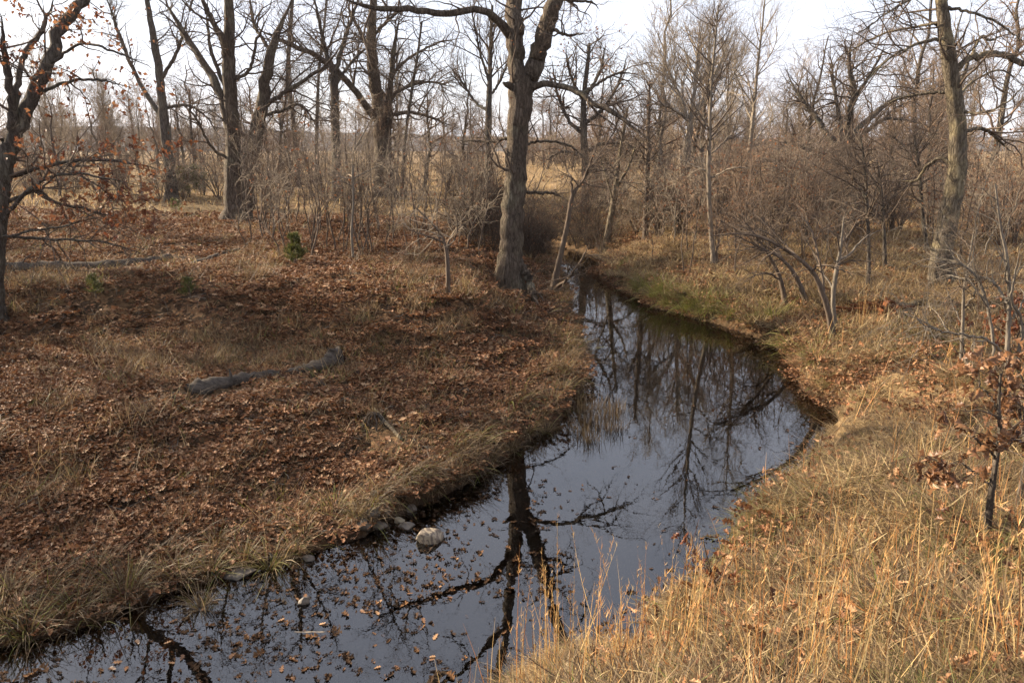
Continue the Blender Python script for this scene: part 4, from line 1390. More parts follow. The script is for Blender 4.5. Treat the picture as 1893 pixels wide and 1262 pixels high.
# matted straw grass on the sunny near bank
x, y = cover(120000, 2.6, 14, 1.15, -0.3, 1.0)
d = water_sdf(x, y)
k = (leftness(x, y) < 0.5) & (d > 0.02)
x, y, d = x[k], y[k], d[k]
cl = fbm(x * 1.6, y * 1.6, 3)
k = rng.random(len(x)) < 0.12 + 1.4 * S((cl - 0.4) / 0.24)
x, y, d, cl = x[k], y[k], d[k], cl[k]
n = len(x)
flow = fbm(x * 0.8 + 30, y * 0.8, 2) * 12
gr = S((fbm(x * 0.7 + 11, y * 0.7, 3) - 0.52) / 0.14) * U(0, 0.9, n)
gr = np.maximum(gr, np.exp(-((x - at_z(1480, 880, .5)[0]) ** 2 + (y - at_z(1480, 880, .5)[1]) ** 2) / 0.18) * U(0.2, 1, n))
grass('dry_grass', 'matted straw-coloured grass on the sunny bank', x, y, U(0.10, 0.5, n) * (0.3 + 1.3 * cl), np.abs(NOR(size=n)) * 0.5 + 0.6, U(0.2, 1.3, n),
      U(0.0025, 0.0055, n) * (1 + y * 0.06), np.clip(rng.beta(1.0, 1.2, n) * 0.75 + 0.6 * (fbm(x * 1.1 + 50, y * 1.1, 3) - 0.38), 0, 1), np.clip(gr, 0, 1), az=flow + NOR(size=n) * 1.1, nseg=2)
# upright stalks above it
x, y = cover(1500, 2.4, 13, 0.95, -0.2, 1.0)
d = water_sdf(x, y)
k = (leftness(x, y) < 0.5) & (d > 0.1) & (rng.random(len(x)) < S((fbm(x * 1.2 + 70, y * 1.2, 2) - 0.36) / 0.25))
x, y = x[k], y[k]
n = len(x)
grass('tall_grass', 'thin upright orange and straw grass stalks', x, y, U(0.35, 0.8, n), np.abs(NOR(size=n)) * 0.2, NOR(size=n) * 0.25, U(0.004, 0.007, n) * (1 + y * 0.04), U(0, 1, n), np.zeros(n), 4, 'bluestem')
# paler grass and weeds on the far sunny bank
x, y = cover(70000, 12, 48, 0.9, 0.02, 1.0)
d = water_sdf(x, y)
cl = fbm(x * 0.8 + 3, y * 0.8, 3)
k = (leftness(x, y) < 0.5) & (d > 0.15) & (rng.random(len(x)) < 0.2 + 1.3 * S((cl - 0.38) / 0.25))
x, y, d = x[k], y[k], d[k]
n = len(x)
gr = np.clip(S((1.6 - d) / 1.4) * (y > 13) * S((fbm(x * 0.9, y * 0.9, 2) - 0.5) / 0.12), 0, 1) * U(0.2, 1, n)
grass('dry_grass', 'tawny grass and weeds on the bank past the bend', x, y, U(0.15, 0.5, n), np.abs(NOR(size=n)) * 0.45 + 0.15, U(0.1, 1.0, n), 0.004 + 0.0005 * y * U(0.5, 1, n), rng.beta(1.5, 1.8, n), gr, 2)
# golden field
x, y = cover(28000, 34, 112, 0.9)
n = len(x)
grass('field_grass', 'golden dry grass of the open field', x, y, U(0.25, 0.6, n), np.abs(NOR(size=n)) * 0.4, U(0.1, 0.8, n), 0.02 + 0.0004 * y * U(0.5, 1, n), 0.35 + 0.5 * rng.random(n), np.zeros(n), 2)
# sparse wisps among the leaf litter
x, y = cover(60000, 5, 40, 0.7, -1.0, 0.45)
d = water_sdf(x, y)
cl = fbm(x * 0.7 + 90, y * 0.7, 3)
k = (leftness(x, y) > 0.5) & (d > 0.1) & (rng.random(len(x)) < 0.07 + 1.1 * S((cl - 0.52) / 0.16))
x, y, d = x[k], y[k], d[k]
n = len(x)
gr = (rng.random(n) < 0.15) * U(0.3, 1, n)
grass('dry_grass', 'thin brown grass wisps among the fallen leaves', x, y, U(0.1, 0.36, n), np.abs(NOR(size=n)) * 0.5 + 0.2, U(0.2, 1.4, n), 0.0028 + 0.00035 * y, rng.beta(1.2, 2.2, n), gr, 3)
# grass drooping over the waterline of the leafy bank
q = np.concatenate([np.linspace(a, b, 60)[:-1] for a, b in zip(at_z(*np.array(left_px[:-2], float).T), at_z(*np.array(left_px[1:-1], float).T))])
sel = rng.integers(0, len(q), 24000)
x = q[sel, 0] + NOR(size=len(sel)) * 0.34 - 0.2
y = q[sel, 1] + NOR(size=len(sel)) * 0.34 + 0.14
d = water_sdf(x, y)
cl = fbm(x * 1.7 + 20, y * 1.7, 2)
k = (d > -0.04) & (d < 1.3) & (rng.random(len(x)) < S((cl - 0.45) / 0.14) * np.where(x < -1.6, 0.3, 1.0))
x, y = x[k], y[k]
n = len(x)
grass('bank_grass', 'brown grass drooping over the shaded waterline', x, y, U(0.15, 0.6, n) * (0.5 + cl[k] if False else 1.0), np.abs(NOR(size=n)) * 0.45 + 0.3, U(0.6, 2.2, n), (0.004 + 0.0004 * y) * U(0.7, 1.6, n), rng.beta(0.8, 2.2, n), (rng.random(n) < 0.1) * U(0.2, .8, n), 4, 'sedge', az=-0.9 + NOR(size=n) * 0.9)

# ------------------------------------------------------------------ thatch: small mats of matted blades set densely over the ground
def mat_group(name, sources):
    ng = bpy.data.node_groups.new(name, 'GeometryNodeTree')
    ng.interface.new_socket('Geometry', in_out='INPUT', socket_type='NodeSocketGeometry')
    ng.interface.new_socket('Geometry', in_out='OUTPUT', socket_type='NodeSocketGeometry')
    N, L = ng.nodes, ng.links
    gi, go = N.new('NodeGroupInput'), N.new('NodeGroupOutput')
    jn = N.new('GeometryNodeJoinGeometry')
    for sck in sources:
        oi = N.new('GeometryNodeObjectInfo')
        oi.inputs['Object'].default_value = sck
        oi.inputs['As Instance'].default_value = False
        gi_ = N.new('GeometryNodeGeometryToInstance')
        L.new(oi.outputs['Geometry'], gi_.inputs['Geometry'])
        L.new(gi_.outputs['Instances'], jn.inputs['Geometry'])
    ip = N.new('GeometryNodeInstanceOnPoints')
    ip.inputs['Pick Instance'].default_value = True
    L.new(gi.outputs['Geometry'], ip.inputs['Points'])
    L.new(jn.outputs['Geometry'], ip.inputs['Instance'])
    rv = N.new('FunctionNodeRandomValue')
    rv.data_type = 'FLOAT_VECTOR'
    rv.inputs[0].default_value = (-0.12, -0.12, 0)
    rv.inputs[1].default_value = (0.12, 0.12, 6.283)
    L.new(rv.outputs[0], ip.inputs['Rotation'])
    na = N.new('GeometryNodeInputNamedAttribute')
    na.data_type = 'FLOAT'
    na.inputs['Name'].default_value = 'size'
    L.new(na.outputs['Attribute'], ip.inputs['Scale'])
    L.new(ip.outputs['Instances'], go.inputs['Geometry'])
    return ng


def mats(name, label, cat, sources, x, y, size, dz=0.0):
    me = bpy.data.meshes.new(name)
    P = np.stack([x, y, height(x, y) + dz], 1)
    me.vertices.add(len(P))
    me.vertices.foreach_set('co', P.astype(np.float32).ravel())
    at = me.attributes.new('size', 'FLOAT', 'POINT')
    at.data.foreach_set('value', np.asarray(size, np.float32))
    o = link(name, me)
    md = o.modifiers.new('mats', 'NODES')
    md.node_group = mat_group(name, sources)
    return tag(o, label, cat, kind='stuff')


def thatch_source(nm, n, r, hlo, hhi, lean, col_a, gfrac, mat='grass', wid=(0.003, 0.0065)):
    a, rr = U(0, 6.283, n), r * np.sqrt(rng.random(n))
    base = np.stack([rr * np.cos(a), rr * np.sin(a), np.full(n, -0.02) + 0.03 * rng.random(n)], 1)
    V, F, kk = blades(base, U(hlo, hhi, n), U(0, 6.283, n), np.abs(NOR(size=n) * 0.35) + lean, U(-0.4, 1.0, n), U(wid[0], wid[1], n), 2)
    gr = (rng.random(n) < gfrac) * U(0.3, 1, n)
    return bpy.data.objects.new(nm, make_mesh(nm, V, F, M[mat], {'rnd': np.repeat(np.clip(rng.beta(*col_a, n), 0, 1), kk), 'green': np.repeat(gr, kk)}))


KEEP = [(px, py, r) for px, py, r in [(345, 728, .2), (385, 730, .22), (425, 722, .22), (470, 712, .2), (520, 702, .15), (560, 698, .2), (600, 692, .22), (630, 682, .25), (793, 1000, .1), (692, 957, .1), (714, 952, .06), (760, 952, .06),
         (745, 978, .08), (670, 984, .1), (702, 982, .08), (571, 1040, .1), (445, 1068, .25), (410, 1068, .12), (692, 795, .35), (715, 805, .3), (740, 818, .25), (60, 500, .5), (120, 500, .5), (180, 500, .5), (240, 492, .5), (300, 484, .5), (390, 482, .4), (440, 466, .4),
         (1570, 590, .6), (1600, 586, .6), (1630, 584, .6), (1655, 582, .6), (1690, 572, .6), (1655, 1262, .45), (547, 494, .35), (176, 560, .4), (351, 560, .4)]]
KEEP = np.array([[*ground(a, b)[:2], c] for a, b, c in KEEP])


def free(x, y, pad=0.0):
    return (np.hypot(x[:, None] - KEEP[:, 0], y[:, None] - KEEP[:, 1]) > KEEP[:, 2] + pad).all(1)


straw_src = [thatch_source('thatch_mat', 330, 0.24, 0.06, 0.24, 0.95, c, gq) for c, gq in (((1.3, 1.5), 0.03), ((1.0, 2.2), 0.04), ((2.0, 1.2), 0.02), ((1.2, 1.8), 0.3))]
x, y = cover(5200, 2.5, 15, 0.75, -0.3, 1.0)
d = water_sdf(x, y)
cl = fbm(x * 1.0 + 33, y * 1.0, 4)
k = (leftness(x, y) < 0.5) & (d > 0.10) & free(x, y) & (rng.random(len(x)) < 0.62 + 1.2 * S((cl - 0.38) / 0.2))
x, y, cl = x[k], y[k], cl[k]
mats('thatch', 'matted dead grass thatch covering the sunny bank', 'grass', straw_src, x, y, U(0.6, 1.1, len(x)) * (0.45 + 1.3 * S((cl - 0.34) / 0.3)))
mat_leaf_xy = None
far_src = [thatch_source('weed_mat', 240, 0.34, 0.06, 0.26, 0.8, c, gq, wid=(0.006, 0.012)) for c, gq in (((1.1, 1.7), 0.01), ((0.9, 2.2), 0.02), ((1.6, 1.4), 0.05))]
x, y = cover(5200, 13, 46, 0.7, 0.0, 1.0)
d = water_sdf(x, y)
k = (leftness(x, y) < 0.5) & (d > 0.25) & free(x, y, 0.1) & (rng.random(len(x)) < 0.25 + 1.2 * S((fbm(x * 0.6 + 5, y * 0.6, 3) - 0.42) / 0.2))
x, y = x[k], y[k]
mats('weed_thatch', 'tawny dead weeds matting the bank past the bend', 'weeds', far_src, x, y, U(0.7, 1.5, len(x)))
lit_src = []
for k_ in range(3):
    n = 74
    a, rr = U(0, 6.283, n), 0.34 * np.sqrt(rng.random(n))
    V, F, rn = scatter_leaves(np.stack([rr * np.cos(a), rr * np.sin(a), 0.01 + 0.03 * rng.random(n)], 1), 0.066 * np.exp(NOR(size=n) * 0.33), np.abs(NOR(size=n)) * 0.6, False)
    lit_src.append(bpy.data.objects.new('leaf_mat', make_mesh('leaf_mat', V, F, M['litter'], {'rnd': rn})))
x, y = cover(7600, 5, 46, 0.5, -1.0, 0.5)
d = water_sdf(x, y)
k = (leftness(x, y) > 0.45) & (d > 0.16) & free(x, y, 0.1)
x, y = x[k], y[k]
mats('leaf_mats', 'deep drifts of fallen oak leaves over the bank', 'leaf litter', lit_src, x, y, U(0.75, 1.15, len(x)) * (1 + np.clip(y - 9, 0, 30) / 60))
x, y = cover(4200, 2.6, 34, 0.45, 0.0, 1.0)
d = water_sdf(x, y)
k = (leftness(x, y) < 0.5) & (d > 0.35) & free(x, y) & (rng.random(len(x)) < (0.15 + 0.5 * (y > 11)) + S((fbm(x * 0.9 + 8, y * 0.9, 3) - 0.40) / 0.15))
x, y = x[k], y[k]
bx, by = x, y
sp = []
for k_ in range(3):
    n = 16
    a, rr = U(0, 6.283, n), 0.36 * np.sqrt(rng.random(n))
    V, F, rn = scatter_leaves(np.stack([rr * np.cos(a), rr * np.sin(a), 0.04 + 0.10 * rng.random(n)], 1), 0.075 * np.exp(NOR(size=n) * 0.3), np.abs(NOR(size=n)) * 0.8, False)
    sp.append(bpy.data.objects.new('leaf_mat', make_mesh('leaf_mat', V, F, M['litter'], {'rnd': rn})))
x2, y2 = cover(5200, 11, 30, 0.7, 0.0, 0.7)
d2 = water_sdf(x2, y2)
k2 = (leftness(x2, y2) < 0.5) & (d2 > 0.03) & (d2 < 1.5) & (rng.random(len(x2)) < 0.8)
mats('slope_leaves', 'dark leaves banked on the undercut slope of the bend', 'leaf litter', lit_src, x2[k2], y2[k2], U(0.5, 0.95, int(k2.sum())))
mats('leaf_scraps', 'scattered dead leaves caught in the straw grass', 'leaf litter', sp, x, y, U(0.7, 1.2, len(x)))
wisp_src = [thatch_source('wisp_mat', 60, 0.2, 0.12, 0.42, 0.35, c, gq) for c, gq in (((0.8, 3.2), 0.03), ((0.9, 2.6), 0.2), ((1.1, 2.0), 0.02))]
x, y = cover(3400, 5, 30, 0.5, -1.0, 0.45)
d = water_sdf(x, y)
cl = fbm(x * 0.55 + 60, y * 0.55, 3)
k = (leftness(x, y) > 0.5) & (d > 0.12) & free(x, y, 0.1) & (rng.random(len(x)) < 0.05 + 1.1 * S((cl - 0.55) / 0.14) * np.where((y < 11.5) & (x < -3) & (d > 1.5), 0.25, 1.0))
x, y = x[k], y[k]
mats('grass_wisps', 'tufts of dead grass standing through the leaf litter', 'grass', wisp_src, x, y, U(0.7, 1.5, len(x)))

# ------------------------------------------------------------------ sedge tussocks
TUS = []
for k in range(5):
    n = 170
    a = U(0, 6.283, n)
    rr = np.abs(NOR(size=n)) * 0.05
    base = np.stack([rr * np.cos(a), rr * np.sin(a), np.full(n, -0.03)], 1)
    V, F, kk = blades(base, U(0.16, 0.5, n), a + NOR(size=n) * 0.5, np.abs(NOR(size=n)) * 0.4 + 0.12, U(0.4, 2.1, n), U(0.004, 0.009, n), 5)
    TUS.append(make_mesh('sedge_tussock', V, F, M['sedge'], {'rnd': np.repeat(rng.beta(0.9, 1.2, n), kk), 'green': np.repeat((rng.random(n) < (0.05, 0.4, 0.2, 0.1, 0.92)[k]) * U(0.3, 1, n), kk)}))


def tussock(px, py, s, v, label, group=None):
    P = ground(px, py)
    P[2] = max(P[2], -0.02)
    o = link('sedge_tussock', TUS[v], None, P)
    o.rotation_euler.z = float(U(0, 6.28))
    o.scale = (s, s, s)
    tag(o, label, 'grass tussock', group)


tussock(618, 948, 1.15, 1, 'large yellow-green sedge tussock above the stones')
tussock(372, 1128, 0.75, 3, 'straw sedge tussock standing alone in the dark shallows')
tussock(232, 1100, 1.2, 2, 'wide drooping sedge tussock at the shallow edge, below the leaf bank')
tussock(50, 1175, 1.2, 1, 'pale arching sedge tussock in the corner by the dark shallows')
tussock(500, 1052, 1.1, 1, 'pale green sedge tussock beside the flat slab')
tussock(1505, 668, 1.3, 4, 'bright green sedge clump on the clearing edge of the creek')
tussock(1530, 715, 0.7, 4, 'small vivid green grass clump low by the clearing edge')
for px, py, s, v in [(330, 1070, 1.0, 2), (390, 1060, .9, 1), (450, 1040, .9, 2), (140, 1130, .9, 2), (90, 1090, .9, 3), (10, 1150, 1, 3), (180, 1060, .8, 2), (20, 1100, .9, 3), (300, 1030, .8, 0),
                     (560, 985, .8, 3), (545, 1020, .8, 2), (660, 955, .7, 3), (800, 905, .9, 0), (840, 885, .9, 0), (870, 868, .9, 0), (905, 850, 1., 0), (945, 830, 1., 0), (975, 800, 1., 3), (1000, 770, 1., 0),
                     (1020, 745, 1., 3), (1040, 720, .9, 0), (1048, 690, .9, 3), (770, 915, .7, 3), (480, 985, .7, 0), (400, 1010, .7, 3), (1060, 660, .8, 0), (930, 790, .8, 3), (1010, 800, .9, 0)]:
    tussock(px, py, s, v, 'drooping brown sedge tussock along the shaded waterline', 'waterline sedge tussocks')
for k_, (px, py, s, v) in enumerate([(1210, 548, 1.2, 4), (1235, 562, 1.1, 4), (1265, 575, 1.2, 2), (1300, 580, 1.2, 4), (1180, 535, 1.1, 4), (1350, 585, 1.1, 2), (1400, 600, 1.2, 2), (1430, 590, 1.1, 2), (1470, 650, 1.1, 2), (1225, 540, 1.2, 4), (1250, 550, 1.2, 4), (1195, 530, 1.1, 4), (1285, 565, 1.2, 4), (1320, 570, 1.1, 4)]):
    tussock(px, py, s * 1.6, 4 if k_ % 3 else v, 'green-gold tussock on the lit bank past the bend', 'lit bank tussocks')
for px, py in [(1115, 790), (1130, 770), (1085, 778), (1140, 795), (1105, 755), (1070, 800), (1090, 815), (1140, 760), (1075, 760)]:
    P = at_z(px, py, 0.0)
    n = 70
    a = U(0, 6.283, n)
    base = np.stack([NOR(size=n) * 0.09, NOR(size=n) * 0.06, np.full(n, -0.15)], 1)
    V, F, kk = blades(base, U(0.22, 0.48, n), a, np.abs(NOR(size=n)) * 0.22, NOR(size=n) * 0.5, U(0.006, 0.012, n), 3)
    o = link('reed_tuft', make_mesh('reed_tuft', V, F, M['sedge'], {'rnd': np.repeat(U(0, .8, n), kk), 'green': np.zeros(n * kk)}), None, P)
    tag(o, 'dead reed tuft poking out of the still water', 'reed tuft', 'reed tufts in the water')

# ------------------------------------------------------------------ tall bluestem clumps before the camera
BLU = []
for k in range(5):
    n = 6
    a = U(0, 6.283, n)
    base = np.stack([NOR(size=n) * 0.07, NOR(size=n) * 0.05, np.full(n, -0.03)], 1)
    ln, cu, h = np.abs(NOR(size=n)) * 0.2 + 0.02, NOR(size=n) * 0.25, U(0.6, 1.25, n)
    V, F, kk = blades(base, h, a, ln, cu, U(0.004, 0.0065, n), 6)
    m1 = make_mesh('stalks', V, F, M['bluestem'], {'rnd': np.repeat(U(0, 1, n), kk)})
    tips = V.reshape(n, 7, 2, 3).mean(2)
    q = 22
    idx = np.repeat(np.arange(n), q)
    t = U(0.5, 1, n * q) * 6
    j = np.minimum(t.astype(int), 5)
    bp = tips[idx, j] + (tips[idx, j + 1] - tips[idx, j]) * (t - j)[:, None]
    V, F, kk = blades(bp, U(0.02, 0.055, n * q), U(0, 6.28, n * q), U(0.1, 0.7, n * q), U(-.3, .6, n * q), U(0.0022, 0.004, n * q), 2)
    m2 = make_mesh('seed_heads', V, F, M['bluestem'], {'rnd': np.repeat(U(0.3, 1, n * q), kk)})
    m, = [n]
    bl = 40
    a2 = U(0, 6.28, bl)
    V, F, kk = blades(NOR(size=(bl, 3)) * np.array([.05, .05, 0]), U(0.2, 0.5, bl), a2, U(0.2, .7, bl), U(.4, 1.6, bl), U(.003, .005, bl), 4)
    m3 = make_mesh('blades', V, F, M['grass'], {'rnd': np.repeat(U(0.2, 1, bl), kk), 'green': np.zeros(bl * kk)})
    BLU.append((m1, m2, m3))


def bluestem(px, py, s, v, label='tall orange bluestem clump among the straw grass', group='tall bluestem clumps', z=None):
    P = ground(px, py)
    if water_sdf(P[0:1], P[1:2])[0] < 0.05:
        return
    o = thing('tall_grass_clump', label, 'tall grass', P, group, float(U(0, 6.28)))
    o.scale = (s, s, s)
    for nm, me in zip(('grass_stalks', 'grass_seed_foliage', 'grass_blades'), BLU[v]):
        link(nm, me, o)


# (bases lie below the frame for the closest ones)
for k, (px, py, s) in enumerate([(985, 1330, .8), (1040, 1300, .8), (1090, 1330, .9), (1130, 1290, .85), (1170, 1330, .9), (1215, 1270, .9), (1260, 1320, 1.), (1300, 1250, .9), (1350, 1300, 1.), (1400, 1240, .9),
                                 (1450, 1320, 1.), (1500, 1260, .9), (1560, 1330, 1.), (1620, 1240, .9), (1680, 1340, 1.), (1730, 1280, .9), (1790, 1330, 1.), (1850, 1260, 1.), (1880, 1150, .9), (1700, 1180, .8),
                                 (1590, 1150, .7), (1480, 1160, .7), (1380, 1160, .7), (1890, 1350, 1.1), (1540, 1080, .6), (1640, 1060, .6), (1700, 880, .55), (1650, 850, .6), (1580, 800, .5), (1730, 980, .6),
                                 (1600, 600, .8), (1590, 610, .8), (1620, 605, .8), (1480, 1000, .5), (1560, 960, .5), (960, 1290, 1.), (1010, 1270, .9), (1065, 1260, 1.), (1120, 1330, 1.15), (1160, 1250, 1.), (1200, 1340, 1.2), (1245, 1210, .9), (1320, 1190, .8), (1430, 1350, 1.2), (1530, 1330, 1.1), (1880, 1280, 1.2)]):
    bluestem(px, py, s, k % 5)
bluestem(905, 1300, .75, 2, 'orange bluestem clump leaning over the dark water', None)


# ------------------------------------------------------------------ stones
def stone_mesh(seed, sx, sy, sz, mat, cuts=15, sub=4, rough=0.05):
    import bmesh
    r = np.random.default_rng(seed)
    bm = bmesh.new()
    bmesh.ops.create_icosphere(bm, subdivisions=sub, radius=1.0)
    v = np.array([w.co[:] for w in bm.verts])
    for _ in range(cuts):                        # flat faces
        nrm = norm(r.normal(size=3))
        lim = r.uniform(0.6, 0.88)
        dd = v @ nrm
        v = v - np.outer(np.maximum(dd - lim, 0) * 0.98, nrm)
    v *= (1 + rough * (fbm(v[:, 0] * 1.6 + 7 + v[:, 2], v[:, 1] * 1.6 + v[:, 2] * 1.3 + 5, 4) - 0.5) * 2)[:, None]
    v *= np.array([sx, sy, sz])
    for w, c in zip(bm.verts, v):
        w.co = c
    me = bpy.data.meshes.new('stone')
    bm.to_mesh(me)
    bm.free()
    for p in me.polygons:
        p.use_smooth = True
    me.materials.append(M[mat])
    return me


def stone(px, py, wpx, hpx, mat, label, seed, sink=0.3, rz=0.0, name='stone'):
    P = ground(px, py)
    P[2] = max(P[2], -0.02)
    dep = float(np.dot(P - CAM, FWD))
    w = wpx * 0.5 * dep / FPX
    h = hpx * 0.5 * dep / FPX
    o = link(name, stone_mesh(seed, w, w * 0.8, h, mat), None, P + np.array([0, 0, h * (1 - 2 * sink)]))
    o.rotation_euler = (float(U(-.15, .15)), float(U(-.15, .15)), rz)
    tag(o, label, 'stone')


stone(793, 1000, 56, 40, 'stripe', 'pale banded boulder standing in the water', 1, 0.3, 0.4)
stone(692, 952, 34, 24, 'stone', 'flat brown stone on the mud, behind the pale pebble', 2)
stone(714, 948, 22, 16, 'stone', 'small round stone touching the flat brown one', 3)
stone(760, 945, 22, 22, 'stone', 'upright grey stone behind the banded boulder', 4)
stone(738, 966, 24, 16, 'palestone', 'pale yellowish pebble near the banded boulder', 5)
stone(752, 976, 32, 20, 'stone', 'dark wet stone touching the water near the banded boulder', 6)
stone(670, 976, 34, 26, 'stone', 'tilted wedge stone in the muddy leaves', 7)
stone(702, 976, 30, 20, 'stone', 'purple-brown stone half sunk in wet leaves', 8)
stone(695, 920, 22, 22, 'stone', 'dark square stone tucked under the sedge', 9)
stone(571, 1036, 24, 16, 'stone', 'grey stone alone at the edge of the shallows', 10)
stone(563, 1116, 24, 22, 'stone', 'pointed grey-green stone standing in leafy shallows', 11, 0.2, 0.8)
stone(445, 1060, 70, 16, 'stone', 'long flat slab undercut at the waterline', 12, 0.35)
stone(1655, 1262, 110, 26, 'stone', 'broad flat stone buried in the straw grass', 13, 0.4)


# ------------------------------------------------------------------ logs, sticks, roots
def log(name, label, pts, mat, cat='log', sides=14, rough=0.07, lift=0.4, n=26, stubs=()):
    W = []
    for p in pts:
        g = ground(p[0], p[1])
        r = p[2] * 0.5 * float(np.dot(g - CAM, FWD)) / FPX
        W.append([g[0], g[1], g[2] + r * lift + (p[3] if len(p) > 3 else 0), r])
    W = np.array(W)
    B = W[0, :3].copy()
    C = resample(W, n)
    C[:, 3] *= 1 + 0.10 * NOR(size=n)
    C[:, :3] += NOR(size=(n, 3)) * 0.1 * C[:, 3:4]
    a = np.arange(sides) / sides * 2 * math.pi
    fl = 1 + 0.14 * np.sin(3 * a + 1)[None] * np.ones((n, 1)) + 0.1 * np.sin(2 * a[None] + np.linspace(0, 5, n)[:, None])
    V, F = tubes(C[None, :, :3], C[None, :, 3], sides, rough, fl[None])
    caps = []
    Vc = [V]
    off = len(V)
    for e, (ring, cen) in enumerate(((np.arange(sides), C[0, :3]), (np.arange(sides) + (n - 1) * sides, C[-1, :3]))):
        inner = cen + (V[ring] - cen) * 0.75 + (C[1, :3] - C[0, :3] if e == 0 else C[-2, :3] - C[-1, :3]) * U(-0.2, 0.5, sides)[:, None]
        core = cen + (V[ring] - cen) * 0.15 + (C[1, :3] - C[0, :3] if e == 0 else C[-2, :3] - C[-1, :3]) * 0.6
        Vc += [inner, core]
        for q0, q1 in ((ring, off + np.arange(sides)), (off + np.arange(sides), off + sides + np.arange(sides))):
            caps.append(np.stack([q0, np.roll(q0, -1), np.roll(q1, -1), q1], 1))
        off += 2 * sides
    o = thing(name, label, cat, B)
    link('trunk' if cat == 'log' else 'stem', make_mesh('trunk', np.concatenate(Vc) - B, np.concatenate([F] + caps), mat, None, True), o)
    for (t, dx, dy, dz, r) in stubs:
        c = C[int(t * (n - 1))]
        pp = np.array([c[:3], c[:3] + np.array([dx, dy, dz]) * 0.5 + NOR(size=3) * 0.02, c[:3] + np.array([dx, dy, dz])])
        pp = resample(np.c_[pp, [r, r * .8, r * .4]], 6)
        V, F = tubes(pp[None, :, :3], pp[None, :, 3], 6, 0.08)
        link('branch_stub', make_mesh('branch_stub', V - B, F, mat, None, True), o)
    return o


log('fallen_log', 'old grey log lying broken on the leaf bank', [(345, 726, 22), (380, 722, 28), (425, 711, 23), (470, 703, 21), (520, 696, 16)], M['log'], lift=0.45, stubs=[(0.45, 0.0, 0.1, 0.2, 0.03), (0.7, 0.1, -0.12, 0.1, 0.03)])
log('fallen_log', 'hollow butt of the broken grey log, thicker at its torn end', [(524, 695, 13), (560, 688, 18), (600, 678, 23), (626, 668, 32, 0.03)], M['log'], lift=0.45, stubs=[(0.9, 0.15, -0.1, 0.05, 0.03), (0.75, -0.05, 0.1, 0.2, 0.025)])
log('fallen_log', 'long low decaying trunk across the leaf litter', [(12, 500, 20), (90, 498, 20), (180, 496, 18), (260, 488, 15), (318, 478, 12)], M['log'], rough=0.1, stubs=[(0.3, 0.1, 0, 0.25, 0.02), (0.1, .2, .1, .3, .02)])
log('fallen_branch', 'crooked fallen branch in the leaf litter above the long trunk', [(346, 492, 7), (390, 478, 8), (420, 468, 8), (445, 462, 6), (462, 452, 4, 0.06)], M['log'], cat='branch', sides=7)
log('rotten_log', 'crumbling red-brown rotten log behind the saplings', [(1562, 584, 12), (1590, 580, 22), (1622, 578, 28), (1650, 576, 26)], M['rot'], rough=0.2, n=40, stubs=[(0.2, -0.5, 0, 0.1, 0.04), (0.5, -.5, .05, .12, .05), (.6, -.6, -.1, .06, .05), (.8, .5, -.12, .08, .05), (.9, -.7, -.15, .16, .04), (.4, .5, -.1, .02, .04)])
log('fallen_log', 'grey fallen log running on from the rotten red one', [(1655, 574, 14), (1690, 566, 14), (1730, 556, 12)], M['dead'])
log('floating_stick', 'short pale stick floating on leafy water', [(544, 1170, 6), (575, 1171, 7), (606, 1170, 5)], M['pale'], cat='stick', sides=7, lift=0.2, n=8)
log('fallen_branch', 'thin grey branch lying over the leaves above the shallows', [(180, 930, 4), (230, 910, 5), (280, 880, 4), (330, 850, 3)], M['grey'], cat='branch', sides=6, n=12)
log('dead_branch', 'pale branch propped from the uprooted root clump', [(690, 768, 7, 0.12), (715, 790, 8, 0.05), (745, 816, 8)], M['dead'], cat='branch', sides=7, n=12)
# root clump
P = ground(692, 792)
o = thing('root_clump', 'dark upturned root clump with wispy stems', 'roots', P)
k = 26
pp = np.zeros((k, 6, 3))
a = U(0, 6.28, k)
for j in range(6):
    t = j / 5
    pp[:, j] = np.stack([np.cos(a) * t * 0.22, np.sin(a) * t * 0.18, 0.24 - 0.3 * t ** 2 + 0 * a], 1) + NOR(size=(k, 3)) * 0.02 * t
V, F = tubes(pp, np.repeat(np.linspace(0.014, 0.004, 6)[None], k, 0), 4)
link('roots', make_mesh('roots', V, F, M['log'], None, True), o)
n = 60
V, F, kk = blades(NOR(size=(n, 3)) * np.array([.05, .05, .02]) + np.array([0, 0, .18]), U(.2, .5, n), U(0, 6.28, n), np.abs(NOR(size=n)) * .3, NOR(size=n) * .3, U(.003, .006, n), 4)
link('wispy_blades', make_mesh('wispy_blades', V, F, M['sedge'], {'rnd': np.repeat(U(0, .6, n), kk), 'green': np.zeros(n * kk)}), o)


